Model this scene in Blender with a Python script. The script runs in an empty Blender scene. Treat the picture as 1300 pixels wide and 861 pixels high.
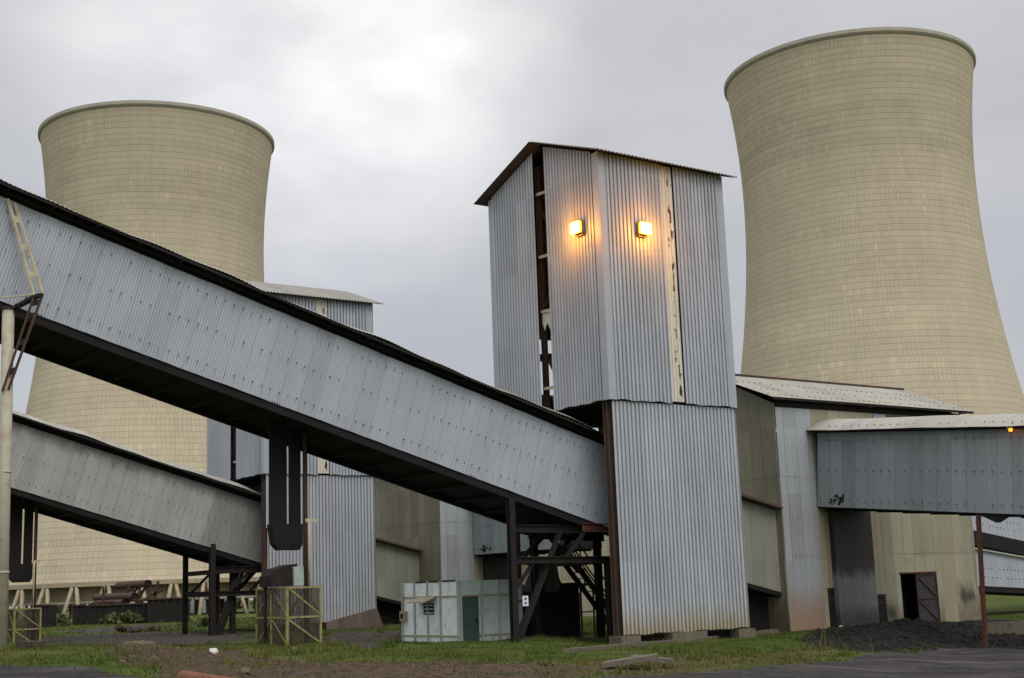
import bpy, math, random
import numpy as np
from mathutils import Vector, Matrix
random.seed(7); RNG = np.random.default_rng(7)
sc = bpy.context.scene
COL = sc.collection
PI = math.pi

# ------------------------------------------------------------------ camera model and the plant grid
EYE = np.array([0, 0, 2.2]); F, PIT, ROL, AZ = 1691.17, 0.1862, 0.0367, 0.9515
fwd = np.array([0, math.cos(PIT), math.sin(PIT)]); up0 = np.array([0, -math.sin(PIT), math.cos(PIT)]); ri0 = np.array([1., 0, 0])
ri = ri0*math.cos(ROL) - up0*math.sin(ROL); up = up0*math.cos(ROL) + ri0*math.sin(ROL)
TH = PI/2 - AZ                                     # yaw of the plant grid (u along, v across)
U = np.array([math.cos(TH), math.sin(TH), 0]); V = np.array([-math.sin(TH), math.cos(TH), 0])
C0 = np.array([3.689, 51.015, 0])
def g2w(u, v, z=0.): return C0 + U*u + V*v + np.array([0, 0, z])
def w2g(P): d = np.array(P) - C0; return np.array([d@U, d@V, P[2]])
def ray(x, y): d = fwd*F + ri*(x-650) + up*(430.5-y); return d/np.linalg.norm(d)
def hv(x, y, v): d = ray(x, y); return w2g(EYE + d*((v-(EYE-C0)@V)/(d@V)))
def hu(x, y, u): d = ray(x, y); return w2g(EYE + d*((u-(EYE-C0)@U)/(d@U)))
def hy(x, y, Y): d = ray(x, y); return EYE + d*(Y/d[1])
SB = (-2.18, 26.64, -0.49)                         # offset of the twin plant line behind
SBW = U*SB[0] + V*SB[1] + np.array([0, 0, SB[2]])

# ------------------------------------------------------------------ terrain
TP = [(-22,1,1.0),(-22,-5,.95),(-27,5,1.0),(-12,3.5,.66),(-13,-3,.75),(-8,-3,.5),(-3.5,2,.35),(-4,6,.2),(.3,6,.3),(-1.5,9,.2),(1.4,.4,.0),(4.8,.3,-.02),(7.5,.3,-.1),
      (3,4,.05),(11,4,-.12),(13.95,4.3,-.12),(20,4.2,-.05),(24,4.2,-.17),(28,4.2,-.28),(28,10,-.2),(20,9,-.1),(16.4,-4.1,-.9),(21,-2,-.75),(27,-2,-.8),(12,-1,-.5),
      (-6.8,-5.7,.25),(2.7,-1.6,-.05),(-3,-3,.15),(1,27,.45),(5,27.5,.42),(-4,28,.45),(-12,30,.5),(-20,25,.6),(12,31,.4),(25,31,.3),(-16,-12,.7),(-10,-12,.45),(-4,-12,.1),(3,-10,-.4),(9,-8,-.8),
      (4,-18,-.6),(-5,-22,.0),(16,-12,-1.0),(30,-8,-.9),(40,8,-.5),(50,0,-.5),(60,20,-.5)]
TPW = np.array([g2w(u, v, z) for u, v, z in TP] + [np.array(p, float) for p in [(-57,150,.8),(-36,130,.5),(-30,110,.5),(0,130,.4),(45,150,.2),(90,140,-.2),(-90,110,1),(80,90,-.5),(0,0,.3),(-30,20,.8),(-45,60,.9),(-25,95,.5)]])
def terr(X, Y):
    X = np.asarray(X, float); Y = np.asarray(Y, float)
    num = np.zeros_like(X); den = np.zeros_like(X)
    for px, py, pz in TPW:
        w = 1.0/((X-px)**2 + (Y-py)**2 + 3.0)**2
        num += w*pz; den += w
    far = 1e-9; num += far*.3; den += far
    return num/den
def tg(u, v): p = g2w(u, v); return float(terr(p[0], p[1]))
def gp(x, y):                                      # photo pixel -> point on the terrain (world)
    d = ray(x, y); t = 10.; step = .25
    while t < 400:
        P = EYE + d*t
        if P[2] < float(terr(P[0], P[1])): break
        t += step if t < 120 else 1.
    return EYE + d*t

# ------------------------------------------------------------------ materials
def newmat(name):
    m = bpy.data.materials.new(name); m.use_nodes = True
    nt = m.node_tree; nt.nodes.clear()
    o = nt.nodes.new('ShaderNodeOutputMaterial'); b = nt.nodes.new('ShaderNodeBsdfPrincipled')
    nt.links.new(b.outputs[0], o.inputs[0]); return m, nt, b
class N:
    def __init__(s, nt): s.nt = nt
    def _in(s, sock, v):
        if hasattr(v, 'is_output'): s.nt.links.new(v, sock)
        elif v is not None:
            if sock.type == 'RGBA' and not hasattr(v, '__len__'): v = (v, v, v, 1)
            if sock.type == 'RGBA' and len(v) == 3: v = (*v, 1)
            sock.default_value = v
    def math(s, op, a, b=None, c=None, clamp=False):
        n = s.nt.nodes.new('ShaderNodeMath'); n.operation = op; n.use_clamp = clamp
        for i, v in enumerate((a, b, c)):
            if v is not None: s._in(n.inputs[i], v)
        return n.outputs[0]
    def mix(s, fac, a, b, mode='MIX'):
        n = s.nt.nodes.new('ShaderNodeMix'); n.data_type = 'RGBA'; n.blend_type = mode
        s._in(n.inputs['Factor'], fac) if False else s._in(n.inputs[0], fac); s._in(n.inputs[6], a); s._in(n.inputs[7], b); return n.outputs[2]
    def noise(s, vec, scale, detail=4, rough=.55, out=0):
        n = s.nt.nodes.new('ShaderNodeTexNoise'); s._in(n.inputs['Vector'], vec); n.inputs['Scale'].default_value = scale
        n.inputs['Detail'].default_value = detail; n.inputs['Roughness'].default_value = rough; return n.outputs[out]
    def ramp(s, fac, lo, hi, a=0., b=1.):
        n = s.nt.nodes.new('ShaderNodeMapRange'); n.interpolation_type = 'SMOOTHSTEP'
        s._in(n.inputs[0], fac); n.inputs[1].default_value = lo; n.inputs[2].default_value = hi; n.inputs[3].default_value = a; n.inputs[4].default_value = b; return n.outputs[0]
    def xyz(s, vec):
        n = s.nt.nodes.new('ShaderNodeSeparateXYZ'); s._in(n.inputs[0], vec); return n.outputs
    def comb(s, x, y, z=0.):
        n = s.nt.nodes.new('ShaderNodeCombineXYZ')
        for i, v in enumerate((x, y, z)): s._in(n.inputs[i], v)
        return n.outputs[0]
    def uv(s): return s.nt.nodes.new('ShaderNodeTexCoord').outputs['UV']
    def obj(s): return s.nt.nodes.new('ShaderNodeTexCoord').outputs['Object']
    def pos(s): return s.nt.nodes.new('ShaderNodeNewGeometry').outputs['Position']
    def white(s, vec, dim='2D'):
        n = s.nt.nodes.new('ShaderNodeTexWhiteNoise'); n.noise_dimensions = dim
        s._in(n.inputs['W' if dim == '1D' else 'Vector'], vec); return n.outputs[0]
    def attr(s, name):
        n = s.nt.nodes.new('ShaderNodeAttribute'); n.attribute_name = name; return n.outputs['Fac']
    def attrc(s, name):
        n = s.nt.nodes.new('ShaderNodeAttribute'); n.attribute_name = name; return n.outputs['Color']
    def bump(s, h, strength=.3, dist=.05):
        n = s.nt.nodes.new('ShaderNodeBump'); n.inputs['Strength'].default_value = strength; n.inputs['Distance'].default_value = dist
        s._in(n.inputs['Height'], h); return n.outputs[0]
def scale3(c, k): return tuple(x*k for x in c)

def cladding(name, base, STK=.42, sw=.76, var=.12, rust=.25, rustcol=(.16,.085,.035), foot=None, footcol=(.24,.19,.07), rough=.5, seam=.45, bolts=None, blot=.16, metal=0., tears=None, soot=None):
    """profiled steel sheet; UV in metres: x along the wall, y up"""
    m, nt, b = newmat(name); n = N(nt); uv = n.uv(); X, Y, _ = n.xyz(uv)
    idx = n.math('FLOOR', n.math('DIVIDE', X, sw)); w = n.white(n.comb(idx, n.math('FLOOR', n.math('DIVIDE', Y, 3.1))))
    val = n.math('MULTIPLY_ADD', w, var*2, 1-var); val = n.math('MULTIPLY', val, n.math('MULTIPLY_ADD', n.math('GREATER_THAN', n.white(n.comb(idx, 7.7)), .9), -.06, 1.))
    bl = n.noise(n.comb(X, Y), .55, 5, .6); val = n.math('MULTIPLY', val, n.math('MULTIPLY_ADD', bl, blot*2, 1-blot))
    st = n.noise(n.comb(n.math('MULTIPLY', X, 5.), n.math('MULTIPLY', Y, .22)), 1., 4, .6)
    val = n.math('MULTIPLY', val, n.math('MULTIPLY_ADD', st, STK, 1-STK/2))
    fr = n.math('FRACT', n.math('DIVIDE', X, sw)); line = n.math('LESS_THAN', fr, .035)
    val = n.math('MULTIPLY', val, n.math('MULTIPLY_ADD', line, -seam*1., 1.))
    col = n.mix(1., base, n.comb(val, val, val), 'MULTIPLY')
    rm = n.math('MULTIPLY', n.ramp(st, .56, .78), n.ramp(n.noise(n.comb(X, Y), .9, 5, .65), .5, .68))
    col = n.mix(n.math('MULTIPLY', rm, rust), col, rustcol)
    if bolts:
        sp, rows = bolts
        d = n.math('ABSOLUTE', n.math('SUBTRACT', n.math('FRACT', n.math('DIVIDE', X, sp)), .5))
        near = n.math('LESS_THAN', d, .016/sp); tot = None
        for r in rows:
            k = n.math('SUBTRACT', r, Y); f = n.math('MULTIPLY', n.math('GREATER_THAN', k, 0.), n.ramp(k, .0, .42, 1., 0.))
            tot = f if tot is None else n.math('MAXIMUM', tot, f)
        rnd = n.white(n.comb(n.math('FLOOR', n.math('DIVIDE', X, sp)), 3.3))
        col = n.mix(n.math('MULTIPLY', n.math('MULTIPLY', near, tot), n.math('MULTIPLY', rnd, .8)), col, (.12,.075,.04))
    if foot:
        fn = n.math('MULTIPLY_ADD', n.noise(n.comb(n.math('MULTIPLY', X, 2.2), n.math('MULTIPLY', Y, .5)), 1.2, 4, .6), 1.6, -.8)
        f = n.ramp(n.math('ADD', Y, fn), foot[0], foot[1], 1., 0.)
        col = n.mix(n.math('MULTIPLY', f, .75), col, footcol)
    if soot:                                         # coal dust and other dark bands on a stretch of wall: (x0, x1, y0, y1, strength)
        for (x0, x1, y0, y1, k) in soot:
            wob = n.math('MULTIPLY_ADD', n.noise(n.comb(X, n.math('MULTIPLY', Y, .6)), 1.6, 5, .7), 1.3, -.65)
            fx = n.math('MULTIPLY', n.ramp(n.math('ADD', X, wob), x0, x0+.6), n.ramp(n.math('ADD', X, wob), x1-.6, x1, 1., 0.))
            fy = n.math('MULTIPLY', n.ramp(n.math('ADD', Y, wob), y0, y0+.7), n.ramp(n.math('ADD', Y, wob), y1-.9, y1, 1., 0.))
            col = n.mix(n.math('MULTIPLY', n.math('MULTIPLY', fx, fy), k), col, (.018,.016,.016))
    if tears:
        tn = n.noise(n.comb(n.math('MULTIPLY', X, 4.5), n.math('MULTIPLY', Y, 1.3)), 1.3, 5, .7)
        cen = n.math('ABSOLUTE', n.math('SUBTRACT', X, tears))
        tm = n.math('MULTIPLY', n.math('GREATER_THAN', n.math('SUBTRACT', tn, n.math('MULTIPLY', cen, .55)), .525), 1.)
        col = n.mix(tm, col, (.05,.032,.018))
    nt.links.new(col, b.inputs['Base Color']); b.inputs['Roughness'].default_value = rough; b.inputs['Metallic'].default_value = metal
    b.inputs['Specular IOR Level'].default_value = .35
    return m
def plain(name, base, var=.25, scale=2., rough=.7, second=None, amt=.5, spec=.3, metal=0., bump=0.):
    m, nt, b = newmat(name); n = N(nt); p = n.obj()
    f = n.noise(p, scale, 5, .65); v = n.math('MULTIPLY_ADD', f, var*2, 1-var)
    col = n.mix(1., base, n.comb(v, v, v), 'MULTIPLY')
    if second: col = n.mix(n.math('MULTIPLY', n.ramp(n.noise(p, scale*1.7, 6, .7), .45, .65), amt), col, second)
    nt.links.new(col, b.inputs['Base Color']); b.inputs['Roughness'].default_value = rough; b.inputs['Specular IOR Level'].default_value = spec; b.inputs['Metallic'].default_value = metal
    if bump: nt.links.new(n.bump(n.noise(p, scale*6, 4, .7), bump, .03), b.inputs['Normal'])
    return m
def emis(name, col, s):
    m = bpy.data.materials.new(name); m.use_nodes = True; nt = m.node_tree; nt.nodes.clear()
    o = nt.nodes.new('ShaderNodeOutputMaterial'); e = nt.nodes.new('ShaderNodeEmission'); e.inputs[0].default_value = (*col, 1); e.inputs[1].default_value = s
    nt.links.new(e.outputs[0], o.inputs[0]); return m

def shell_mat():
    m, nt, b = newmat('tower_concrete'); n = N(nt); X, Y, _ = n.xyz(n.uv()); ob = n.obj()
    row = n.math('FLOOR', n.math('DIVIDE', Y, .76))
    off = n.math('MULTIPLY', n.white(row, '1D'), .6)
    xs = n.math('ADD', X, off)
    ci = n.math('FLOOR', xs)
    fy = n.math('FRACT', n.math('DIVIDE', Y, .76)); fx = n.math('FRACT', xs)
    hl = n.math('MULTIPLY', n.ramp(fy, .0, .17, 1., 0.), n.math('MULTIPLY_ADD', n.noise(n.comb(n.math('MULTIPLY', X, .12), row), 2., 3), 1., .25))
    vl = n.math('MULTIPLY', n.ramp(fx, .0, .24, 1., 0.), n.ramp(n.noise(n.comb(n.math('MULTIPLY', X, .08), n.math('MULTIPLY', Y, .12)), 1.5, 4), .35, .6))
    panel = n.white(n.comb(ci, row)); patch = n.math('GREATER_THAN', panel, .988); rowv = n.white(n.math('ADD', row, .5), '1D')
    val = n.math('MULTIPLY_ADD', panel, .09, .955)
    val = n.math('MULTIPLY', val, n.math('MULTIPLY_ADD', rowv, .10, .95))
    val = n.math('MULTIPLY', val, n.math('MULTIPLY_ADD', hl, -.28, 1.)); val = n.math('MULTIPLY', val, n.math('MULTIPLY_ADD', vl, -.27, 1.))
    val = n.math('MULTIPLY', val, n.math('MULTIPLY_ADD', patch, .09, 1.))
    big = n.noise(ob, .07, 6, .6); val = n.math('MULTIPLY', val, n.math('MULTIPLY_ADD', big, .36, .82))
    drip = n.noise(n.comb(n.math('MULTIPLY', X, .45), n.math('MULTIPLY', Y, .03)), 1., 6, .7)
    val = n.math('MULTIPLY', val, n.math('MULTIPLY_ADD', drip, .30, .86))
    band = n.math('MULTIPLY', n.ramp(Y, 44., 53.), n.ramp(Y, 54., 63., 1., 0.))
    bandn = n.math('MULTIPLY', band, n.ramp(n.noise(n.comb(n.math('MULTIPLY', X, .06), n.math('MULTIPLY', Y, .3)), 1., 5, .65), .3, .62))
    val = n.math('MULTIPLY', val, n.math('MULTIPLY_ADD', bandn, -.13, 1.))
    col = n.mix(1., (.475,.42,.31), n.comb(val, val, val), 'MULTIPLY')
    col = n.mix(n.math('MULTIPLY', n.ramp(n.noise(ob, .11, 5, .6), .42, .66), .4), col, (.425,.385,.285))
    wm = n.math('MULTIPLY', n.math('GREATER_THAN', drip, .735), .4); col = n.mix(wm, col, (.55,.52,.45))
    nt.links.new(col, b.inputs['Base Color']); b.inputs['Roughness'].default_value = .9; b.inputs['Specular IOR Level'].default_value = .15
    nt.links.new(n.bump(n.math('ADD', n.math('MULTIPLY', hl, -1.), n.math('MULTIPLY', panel, .3)), .35, .06), b.inputs['Normal'])
    return m
M = {}
GAL = (.50,.515,.54)
M['tower_clad'] = cladding('corrugated_galvanised_steel', (.36,.395,.445), sw=.8, var=.09, rust=.35, foot=None, seam=.2)
M['tower_clad_low'] = cladding('corrugated_steel_rusted_foot', (.385,.415,.455), sw=.8, var=.07, rust=.35, foot=(.2,1.5), footcol=(.30,.24,.10), seam=.2)
M['flashing'] = plain('galvanised_flashing', (.355,.385,.43), .1, 1.2, .5)
M['white_sheet'] = cladding('torn_white_sheet', (.60,.58,.50), sw=.9, var=.05, rust=.3, tears=3.66, seam=.2)
M['stain_sheet'] = cladding('stained_steel_strip', (.27,.23,.13), sw=.9, var=.1, rust=.7, seam=0)
M['gallery_clad'] = cladding('gallery_sheet', (.335,.37,.425), STK=.26, sw=.72, var=.045, rust=.3, bolts=(.34,(.42,1.62,2.72)), seam=.26)
M['gallery_back'] = cladding('aged_gallery_sheet', (.33,.34,.335), sw=.72, var=.05, rust=.35, bolts=(.34,(.42,1.62,2.72)), seam=.4, soot=[(-60,9,2.35,9.,.55),(-3.2,9,-2,9.,.35)])  # soot zones here just darken the top band and the lower end
M['blue_clad'] = cladding('blue_grey_sheet', (.25,.285,.31), sw=.76, var=.14, rust=.35, seam=.35, bolts=(.45,(.35,1.75,3.15)))
M['shed_grey'] = cladding('grey_shed_sheet', (.33,.36,.38), sw=.8, var=.14, rust=.4, foot=(.3,2.4), footcol=(.27,.15,.07), seam=.4, bolts=(.4,(3.3,5.2,7.1,8.6)))
M['shed_tan'] = cladding('tan_shed_sheet', (.235,.225,.165), blot=.28, sw=.8, var=.16, rust=.45, foot=(.2,1.4), footcol=(.13,.11,.08), seam=.45, bolts=(.4,(3.3,5.2,7.1,8.6)))
M['shed_beige'] = cladding('beige_shed_sheet', (.285,.28,.205), sw=.8, var=.16, rust=.4, foot=(.1,1.2), footcol=(.14,.11,.07), seam=.45, blot=.26, bolts=(.4,(2.1,3.5,5.05,7.1,8.6)), soot=[(26.2,28.1,.3,2.0,.85),(20.4,21.8,-.4,1.3,.8),(19.6,20.6,4.3,6.6,.9),(16.4,17.4,4.6,6.6,.7)])
M['shed_yellow'] = cladding('yellowed_sheet', (.29,.265,.18), sw=1.2, var=.08, rust=.4, seam=.3)
M['lean_clad'] = cladding('lean_gallery_sheet', (.26,.265,.22), sw=.76, var=.14, rust=.4, seam=.4, bolts=(.4,(2.,3.6,5.)))
M['soot_clad'] = cladding('soot_covered_sheet', (.12,.125,.13), sw=.6, var=.35, rust=.3, blot=.6, seam=.3, soot=[(-9,60,2.0,9.,.9),(-9,60,-1.,1.1,.7)])
M['roof'] = cladding('weathered_roof_sheet', (.31,.30,.26), sw=.8, var=.13, rust=.35, seam=.3)
M['roof_pale'] = cladding('pale_roof_sheet', (.33,.325,.295), sw=.8, var=.1, rust=.25, seam=.3)
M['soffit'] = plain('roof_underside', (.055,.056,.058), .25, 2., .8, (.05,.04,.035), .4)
M['dark'] = plain('sooty_steel_and_shade', (.010,.009,.010), .4, 1.5, .85)  # also colours the panels that stand for shade
M['dark2'] = plain('coal_dusted_steel', (.014,.013,.013), .4, 2., .85, (.026,.018,.013), .5)
M['rust'] = plain('rusty_steel', (.05,.032,.025), .4, 3., .85, (.09,.04,.022), .7)
M['rustred'] = plain('red_rust_steel', (.115,.045,.03), .4, 3., .85, (.05,.033,.026), .8)
M['oldpipe'] = plain('old_brown_pipe', (.085,.05,.04), .35, 3., .85, (.045,.033,.028), .7)
M['skirt'] = cladding('rusted_skirt_sheet', (.12,.095,.075), sw=.4, var=.2, rust=.6)
M['rustpipe'] = plain('rusted_pipe', (.20,.085,.045), .35, 4., .8, (.10,.05,.035), .6)
M['brown'] = plain('brown_steel_column', (.08,.06,.05), .3, 2., .75, (.14,.065,.035), .5)
M['conc'] = plain('weathered_concrete', (.15,.135,.105), .3, 2.5, .9, (.08,.068,.05), .6, .15, bump=.4)
M['legs'] = plain('leg_concrete', (.34,.295,.205), .2, 1.2, .9, (.22,.185,.13), .6, .15)
M['pond'] = plain('tower_fill', (.30,.255,.16), .25, .8, .9, (.16,.14,.09), .6)
M['rim'] = plain('rim_concrete', (.38,.36,.30), .2, .5, .9, (.29,.275,.23), .5)
M['yellow'] = plain('yellow_paint_worn', (.26,.24,.095), .35, 4., .7, (.11,.08,.04), .75)
M['mesh'] = plain('guard_mesh_wire', (.07,.065,.05), .3, 3., .8)
M['pole'] = plain('pale_painted_pole', (.42,.40,.32), .2, 1.5, .6, (.27,.22,.14), .5)
M['ladder'] = plain('cream_ladder_paint', (.46,.42,.31), .2, 2., .6, (.2,.13,.07), .5)
M['white'] = plain('white_paint_dirty', (.78,.86,.86), .14, 1.3, .5, (.44,.46,.40), .45)
M['mint'] = plain('pale_green_paint', (.46,.56,.56), .18, 1.2, .5, (.28,.31,.28), .45)
M['ribs'] = plain('grey_green_rib_paint', (.35,.43,.42), .2, 2., .6, (.2,.13,.07), .35)
M['ribrust'] = plain('rust_stained_rail', (.38,.34,.24), .3, 3., .7, (.2,.1,.05), .6)
M['door'] = plain('dark_green_door', (.05,.085,.075), .2, 2., .6, (.03,.045,.04), .5)
M['door_leaf'] = plain('sooty_grey_door', (.045,.045,.047), .4, 1.5, .8, (.02,.018,.018), .7)
M['lampbox'] = plain('lamp_housing', (.22,.15,.06), .2, 3., .6)
M['sign'] = plain('sign_white', (.72,.74,.74), .06, 3., .5)
M['signblue'] = plain('sign_blue', (.04,.12,.38), .06, 3., .5)
M['bluewhite'] = plain('pale_blue_shed_paint', (.58,.66,.70), .08, .6, .6)
M['timber'] = plain('old_timber', (.06,.045,.033), .4, 3., .9, (.1,.07,.045), .5)
M['stone'] = plain('rubble_stone_mat', (.15,.115,.09), .35, 2., .95, (.09,.065,.05), .6, .15, bump=.5)
M['whitestone'] = plain('pale_stone', (.55,.54,.5), .2, 2., .95)
M['coal'] = plain('coal_lump', (.018,.016,.016), .5, 4., .8)
M['glow'] = emis('sodium_lamp', (1., .46, .05), 60.)
M['glow2'] = emis('small_amber_lamp', (1., .20, .015), 5.)
M['shell'] = shell_mat()
M['bolt'] = plain('bolt_cap', (.05,.045,.045), .2, 3., .7)

# ------------------------------------------------------------------ mesh building
BASE = {}
def props(o, label=None, cat=None, group=None, kind=None):
    if label: o['label'] = label
    if cat: o['category'] = cat
    if group: o['group'] = group
    if kind: o['kind'] = kind
    return o
def frame(base, world=False, rot=None):
    """4x4 of a thing: grid frame by default, world axes otherwise"""
    if rot is not None: return Matrix.Translation(Vector(base)) @ rot
    if world: return Matrix.Translation(Vector(base))
    return Matrix.Translation(Vector(g2w(*base))) @ Matrix.Rotation(TH, 4, 'Z')
def thing(name, label, cat, base=(0,0,0), group=None, world=False, rot=None):
    o = bpy.data.objects.new(name, None); COL.objects.link(o); o.empty_display_size = .3
    o.matrix_world = frame(base, world, rot); BASE[o.name] = (0,0,0) if rot is not None else base
    return props(o, label, cat, group)
class MB:
    def __init__(s): s.v = []; s.f = []; s.uv = []; s.m = []; s.sm = []
    def quad(s, p, uv=None, m=0, sm=False):
        i = len(s.v); s.v += [tuple(q) for q in p]; s.f.append(tuple(range(i, i+len(p)))); s.uv.append(uv or [(0,0)]*len(p)); s.m.append(m); s.sm.append(sm)
    def hexa(s, c, m=0):
        """8 corners: bottom 4 ccw, top 4 ccw"""
        c = [np.array(q, float) for q in c]; i = len(s.v); s.v += [tuple(q) for q in c]
        for f in ((3,2,1,0),(4,5,6,7),(0,1,5,4),(1,2,6,5),(2,3,7,6),(3,0,4,7)):
            a, b2, c2, d = (c[k] for k in f); w = np.linalg.norm(b2-a); h = np.linalg.norm(d-a)
            s.f.append(tuple(i+k for k in f)); s.uv.append([(0,0),(w,0),(w,h),(0,h)]); s.m.append(m); s.sm.append(False)
        return s
    def box(s, p0, p1, m=0):
        (a,b,c), (d,e,f) = p0, p1; a,d = min(a,d),max(a,d); b,e = min(b,e),max(b,e); c,f = min(c,f),max(c,f)
        return s.hexa([(a,b,c),(d,b,c),(d,e,c),(a,e,c),(a,b,f),(d,b,f),(d,e,f),(a,e,f)], m)
    def beam(s, a, b, w, h=None, m=0, upv=(0,0,1)):
        a = np.array(a,float); b = np.array(b,float); h = h or w; d = b-a; d /= np.linalg.norm(d)
        uu = np.array(upv,float)
        if abs(d@uu) > .98: uu = np.array([0,1.,0])
        x = np.cross(d, uu); x /= np.linalg.norm(x); y = np.cross(x, d)
        q = [(-x*w-y*h)/2, (x*w-y*h)/2, (x*w+y*h)/2, (-x*w+y*h)/2]
        return s.hexa([a+k for k in q] + [b+k for k in q], m)
    def ibeam(s, a, b, w, h, t=.03, m=0, upv=(0,0,1)):
        a = np.array(a,float); b = np.array(b,float); d = b-a; d /= np.linalg.norm(d); uu = np.array(upv,float)
        if abs(d@uu) > .98: uu = np.array([0,1.,0])
        x = np.cross(d, uu); x /= np.linalg.norm(x); y = np.cross(x, d)
        s.beam(a+y*(h/2-t/2), b+y*(h/2-t/2), w, t, m, upv); s.beam(a-y*(h/2-t/2), b-y*(h/2-t/2), w, t, m, upv); s.beam(a, b, t, h-2*t, m, upv); return s
    def tube(s, a, b, r, n=12, m=0, r2=None, cap=True):
        a = np.array(a,float); b = np.array(b,float); d = b-a; L = np.linalg.norm(d); d /= L; uu = np.array([0,0,1.])
        if abs(d@uu) > .98: uu = np.array([0,1.,0])
        x = np.cross(d,uu); x /= np.linalg.norm(x); y = np.cross(x,d); r2 = r if r2 is None else r2; i = len(s.v)
        for k in range(n):
            t = 2*PI*k/n; e = x*math.cos(t)+y*math.sin(t); s.v += [tuple(a+e*r), tuple(b+e*r2)]
        for k in range(n):
            k2 = (k+1)%n; s.f.append((i+2*k, i+2*k+1, i+2*k2+1, i+2*k2)); s.uv.append([(k/n,0),(k/n,L),((k+1)/n,L),((k+1)/n,0)]); s.m.append(m); s.sm.append(True)
        if cap:
            s.f.append(tuple(i+2*k for k in range(n))); s.uv.append([(0,0)]*n); s.m.append(m); s.sm.append(False)
            s.f.append(tuple(i+2*k+1 for k in reversed(range(n)))); s.uv.append([(0,0)]*n); s.m.append(m); s.sm.append(False)
        return s
    PROF = {'trap': [(0,1),(.60,1),(.68,0),(.92,0)], 'trapr': [(0,0),(.55,0),(.66,1),(.88,1)], 'sine': [(0,0),(.25,.5),(.5,1),(.75,.5)]}
    def sheet(s, O, dx, dy, n, w, bot, top, pitch=.2, amp=.095, prof='trap', uv0=(0,0), m=0, rows=1, wob=None):
        """profiled sheet: ribs run along dy; bot/top numbers or functions of s"""
        O,dx,dy,n = (np.array(q,float) for q in (O,dx,dy,n)); P = s.PROF[prof]
        fb = bot if callable(bot) else (lambda t: bot); ft = top if callable(top) else (lambda t: top)
        xs = []; k = 0
        while k*pitch < w-1e-6:
            for fr, h in P:
                t = (k+fr)*pitch
                if t < w: xs.append((t,h))
            k += 1
        xs.append((w, xs[-1][1] if prof != 'sine' else 0)); i = len(s.v)
        for t,h in xs:
            a, b = fb(t), ft(t)
            for r in range(rows+1):
                yv = a+(b-a)*r/rows; p = O+dx*t+dy*yv+n*(amp*h + (wob(t,yv) if wob else 0)); s.v.append(tuple(p))
        R = rows+1
        for j in range(len(xs)-1):
            for r in range(rows):
                q = (i+j*R+r, i+(j+1)*R+r, i+(j+1)*R+r+1, i+j*R+r+1); s.f.append(q)
                t0,t1 = xs[j][0],xs[j+1][0]; y = []
                for (t,rr) in ((t0,r),(t1,r),(t1,r+1),(t0,r+1)): a,b = fb(t),ft(t); y.append((uv0[0]+t, uv0[1]+a+(b-a)*rr/rows))
                s.uv.append(y); s.m.append(m); s.sm.append(prof == 'sine')
        return s
    def bolts(s, O, dx, dy, n, w, rows, sp, size=.045, m=0, skip=.12, off=0.):
        O,dx,dy,n = (np.array(q,float) for q in (O,dx,dy,n)); k = 0
        while (k+.5)*sp < w:
            t = (k+.5)*sp; k += 1
            for r in rows:
                if random.random() < skip: continue
                y = r+random.uniform(-.02,.02); c = O+dx*(t+off)+dy*y+n*.02; h = size/2
                s.hexa([c-dx*h-dy*h-n*.03, c+dx*h-dy*h-n*.03, c+dx*h+dy*h-n*.03, c-dx*h+dy*h-n*.03, c-dx*h-dy*h+n*.02, c+dx*h-dy*h+n*.02, c+dx*h+dy*h+n*.02, c-dx*h+dy*h+n*.02], m)
        return s
    def barrel(s, x0, x1, y0, y1, z, rise, pitch=.15, amp=.02, m=0, seg=10, wob=.03):
        """arched sheet roof along local x"""
        xs = []; k = 0
        while x0+k*pitch < x1:
            for fr,h in ((0,0),(.5,1)): xs.append((x0+(k+fr)*pitch, h))
            k += 1
        i = len(s.v); ph = random.uniform(0,6); S_ = seg+1
        for x,h in xs:
            zz = z + wob*math.sin(x*2.1+ph)*.6 + wob*math.sin(x*.83+ph*2)
            for j in range(S_):
                t = -1+2*j/seg; s.v.append((x, (y0+y1)/2+t*(y1-y0)/2, zz+rise*(1-t*t)+amp*h))
        for a in range(len(xs)-1):
            for j in range(seg):
                s.f.append((i+a*S_+j, i+(a+1)*S_+j, i+(a+1)*S_+j+1, i+a*S_+j+1))
                s.uv.append([(xs[a][0],j*.4),(xs[a+1][0],j*.4),(xs[a+1][0],j*.4+.4),(xs[a][0],j*.4+.4)]); s.m.append(m); s.sm.append(False)
        return s
    def lump(s, c, r, m=0, n=7, flat=.7):
        """irregular stone"""
        c = np.array(c,float); i = len(s.v); R = 4
        for a in range(R+1):
            for k in range(n):
                th = PI*a/R; ph = 2*PI*k/n; q = r*random.uniform(.72,1.15)
                s.v.append((c[0]+q*math.sin(th)*math.cos(ph), c[1]+q*math.sin(th)*math.sin(ph), c[2]+q*flat*math.cos(th)))
        for a in range(R):
            for k in range(n):
                k2 = (k+1)%n; s.f.append((i+a*n+k, i+(a+1)*n+k, i+(a+1)*n+k2, i+a*n+k2)); s.uv.append([(0,0)]*4); s.m.append(m); s.sm.append(False)
        return s
    def mesh(s, name, mats, base):
        me = bpy.data.meshes.new(name); b = np.array(base,float)
        me.from_pydata([tuple(np.array(q)-b) for q in s.v], [], s.f)
        ul = me.uv_layers.new(name='UVMap'); flat = [c for fuv in s.uv for q in fuv for c in q]
        ul.data.foreach_set('uv', flat)
        me.polygons.foreach_set('material_index', s.m); me.polygons.foreach_set('use_smooth', s.sm)
        for k in (mats if isinstance(mats,(list,tuple)) else [mats]): me.materials.append(M[k] if isinstance(k,str) else k)
        me.update(); return me
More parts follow.
